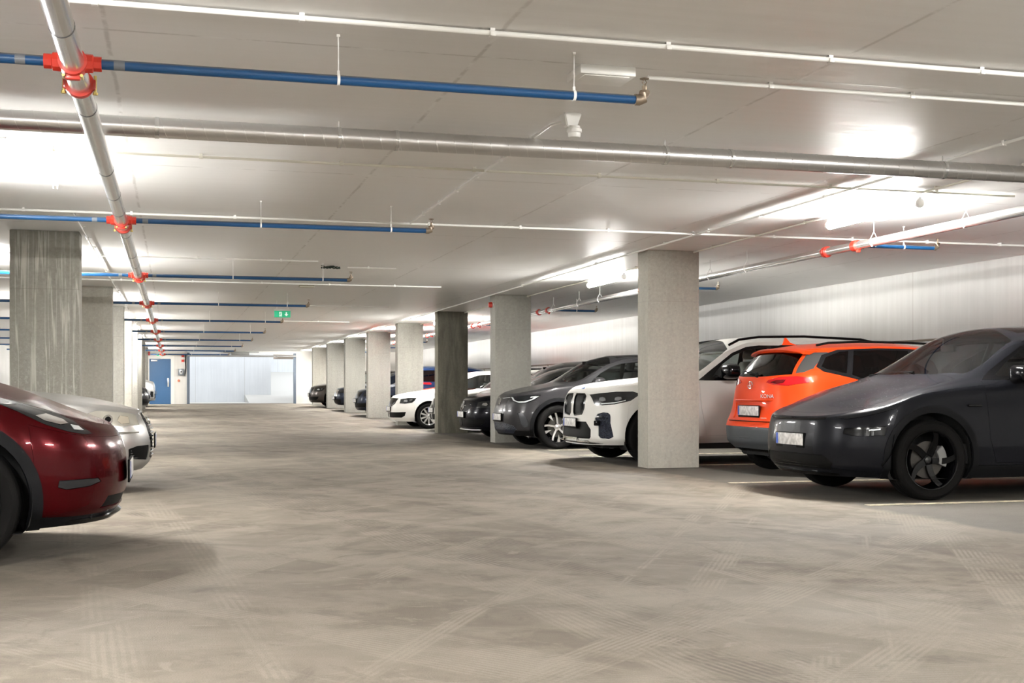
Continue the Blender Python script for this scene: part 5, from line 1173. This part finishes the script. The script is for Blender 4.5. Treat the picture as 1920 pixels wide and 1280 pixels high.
# black saloon
F = family_feat(P_BLACK, mat('lamp_clear_grey', (.42, .42, .41), .1, .5, coat=.7), BLACK, dict(n=5, wi=.05, wo=.08, m=SATIN, rim=.72, dish=.02))
merc = build_car('car', 'glossy black car with round star grille beside the dark stained column', 'family', F, P_BLACK, 5.52, 23.95, res=.8)
strokes('emblem', merc, [circ(0, 0, .095), [(0, 0), (0, .09)], [(0, 0), (-.08, -.045)], [(0, 0), (.08, -.045)]], .009, CHROME, (.035, 0, .665), -1, .25)
b = bmesh.new(); tube(b, [(.11, -.42, .69), (.05, -.1, .67)], .012, 6); tube(b, [(.11, .42, .69), (.05, .1, .67)], .012, 6); link('grille_bar', b, CHROME, merc)
b = bmesh.new(); tube(b, [(.24, -.68, .20), (.10, -.5, .20), (.05, 0, .20), (.10, .5, .20), (.24, .68, .20)], .015, 8); link('chrome_lip', b, SATIN, merc)
# the others down the right row
P_TAUPE = paint('paint_taupe_grey', (.055, .050, .044), .5, .3)
F = dict(ID4F, front=[], fronthalf=[], plate=(.0, 0, .525, -1), mirror=(1.52, .90, 1.11, P_TAUPE, .95)); del F['roofglass']
build_car('car', 'dark grey tall car mostly hidden behind the dark stained column', 'electric_suv', F, P_TAUPE, 6.3, 26.0, res=.6)
build_car('car', 'pale car whose nose edges out left of the dark stained column', 'family', dict(family_feat(P_WHITE), rails=([(2.0, .58, 1.44), (2.2, .58, 1.48), (3.4, .56, 1.48), (3.8, .56, 1.42)], BLACK, .014)), P_WHITE, 5.92, 28.85, res=.6)
F = family_feat(P_ORANGE); 
build_car('car', 'orange car whose bonnet shows above the white estate car', 'family', F, P_ORANGE, 5.97, 34.2, Z=.04, res=.6)
SPECS['mpv'] = dict(L=4.05, hw=.92, wx=(.85, 3.25), wr=.33, rows=[
 (.08, .7, 2.5, 3.98, .4, 3.2, [(0,.22),(4.4,.30)], [(0,.84),(4.4,.85)]), (.01, .7, 2.6, 4.04, .4, 3.4, [(0,.34),(4.4,.42)], [(0,.90),(4.4,.90)]),
 (.0, .7, 2.6, 4.05, .4, 3.4, [(0,.54),(4.4,.60)], [(0,.90),(1,.92),(4.4,.91)]), (.03, .7, 2.5, 4.02, .4, 3.4, [(0,.74),(4.4,.84)], [(0,.89),(4.4,.90)]),
 (.09, .7, 2.5, 3.98, .4, 3.2, [(0,.86),(1,1.02),(4.4,1.08)], [(0,.84),(4.4,.86)]),
 (.14, .6, 2.4, 3.86, .4, 3.2, [(0,.90),(.8,1.06),(1.7,1.44),(2.2,1.52),(4.2,1.52)], [(0,.74),(1,.80),(1.7,.74),(4.2,.70)])],
 top=[(.14,.90),(.7,1.06),(1.6,1.50),(2.2,1.59),(4.2,1.58)])
van = build_car('car', 'tall navy people carrier parked tail out behind the white estate car', 'mpv', dict(glass=DARK_GLASS, rglass=DARK_GLASS, ws=[(.9, 0), (1.0, .6), (1.6, .62), (1.65, 0)], wsz=1.05,
    windows=[('rear_side_window', [(2.6, 1.12), (2.6, 1.46), (3.5, 1.46), (3.6, 1.13)]), ('front_window', [(1.6, 1.10), (1.9, 1.42), (2.5, 1.46), (2.52, 1.11)])],
    rear=[('rear_window', [(-.68, 1.10), (-.62, 1.48), (.62, 1.48), (.68, 1.10)], DARK_GLASS, 0), ('tailgate_handle', [(-.5, 1.02), (-.5, 1.07), (.5, 1.07), (.5, 1.02)], WLENS, .003)], rearhalf=[('tail_lamp', [(-.72, .85), (-.72, 1.1), (-.86, 1.1), (-.86, .85)], REDLENS, .003)],
    wheel=dict(n=5, wi=.05, wo=.1, m=SATIN), arch=.375, plate=(4.035, 0, .75, 1), xseat=2.3), P_NAVY, 10.6, 36.5, True, Z=.09, res=.6)
b = bmesh.new(); tube(b, [(3.6, 0, 1.58), (3.82, 0, 1.72)], .006, 6); link('roof_aerial', b, BLACK, van)
for sp_, p_, x_, y_, lb in (('family', P_DARKBLUE, 5.62, 39.5, 'blue-black car nose left of the fifth right column'), ('saloon', P_DARKBLUE, 5.62, 44.9, 'dark car nose with bright grille left of the sixth right column'),
        ('family', P_BROWN, 5.25, 50.0, 'brown-grey car nose farthest down the right row')):
    if sp_ == 'family': F = family_feat(p_)
    else: F = dict(ws=[(1.34, 0), (1.45, .66), (1.52, .72), (2.08, .60), (2.2, 0)], wsz=.9, windows=[], front=[('grille', [(-.36, .765), (-.40, .55), (-.3, .50), (.3, .50), (.40, .55), (.36, .765)], CHROME, 0), ('lower_intake', [(-.6, .28), (-.62, .42), (.62, .42), (.6, .28)], BLACK, -.006)],
        side=[('headlight', [(.125, .655), (.165, .752), (.50, .80), (.56, .70), (.30, .648)], LAMPGREY, 0)], hood=[(.155, 0), (.22, .42), (.55, .70), (1.35, .74), (1.30, 0)], hoodz=.74, arch=.37, wheel=dict(n=5, wi=.04, wo=.08, m=SATIN), plate=(-.005, 0, .47, -1))
    F['mirror'] = (1.55, .88, 1.0, p_, .95); F.setdefault('xseat', 2.3)
    build_car('car', lb, sp_, F, p_, x_, y_, Z=floor_z(y_), res=.55, hero=False)
for sp_, p_, x_, y_, lb in (('family', P_CHAR, -.82, 46.3, 'dark car nose beside the last left columns'), ('large_suv', P_SILVER, -.66, 51.2, 'silver front end in front of the blue door')):
    F = family_feat(p_) if sp_ == 'family' else dict(ws=[(1.28, 0), (1.42, .68), (1.56, .77), (2.05, .67), (2.16, 0)], wsz=1.1, windows=[], fronthalf=[('grille', kid, CHROME, .004), ('side_intake', [(-.60, .38), (-.62, .6), (-.8, .62), (-.84, .4)], BLACK, -.004)], side=[('headlight', [(.118, .925), (.130, .80), (.33, .80), (.665, .935), (.36, .965)], WLENS, 0)],
        front=[('lower_intake', [(-.5, .33), (-.5, .52), (.5, .52), (.5, .33)], BLACK, -.004)], arch=.43, wheel=dict(n=5, wi=.04, wo=.08, m=SATIN), plate=(.0, 0, .56, -1))
    F['mirror'] = (1.6, .92, 1.05, p_, 1.)
    build_car('car', lb, sp_, F, p_, x_, y_, True, Z=floor_z(y_), res=.55, hero=False)
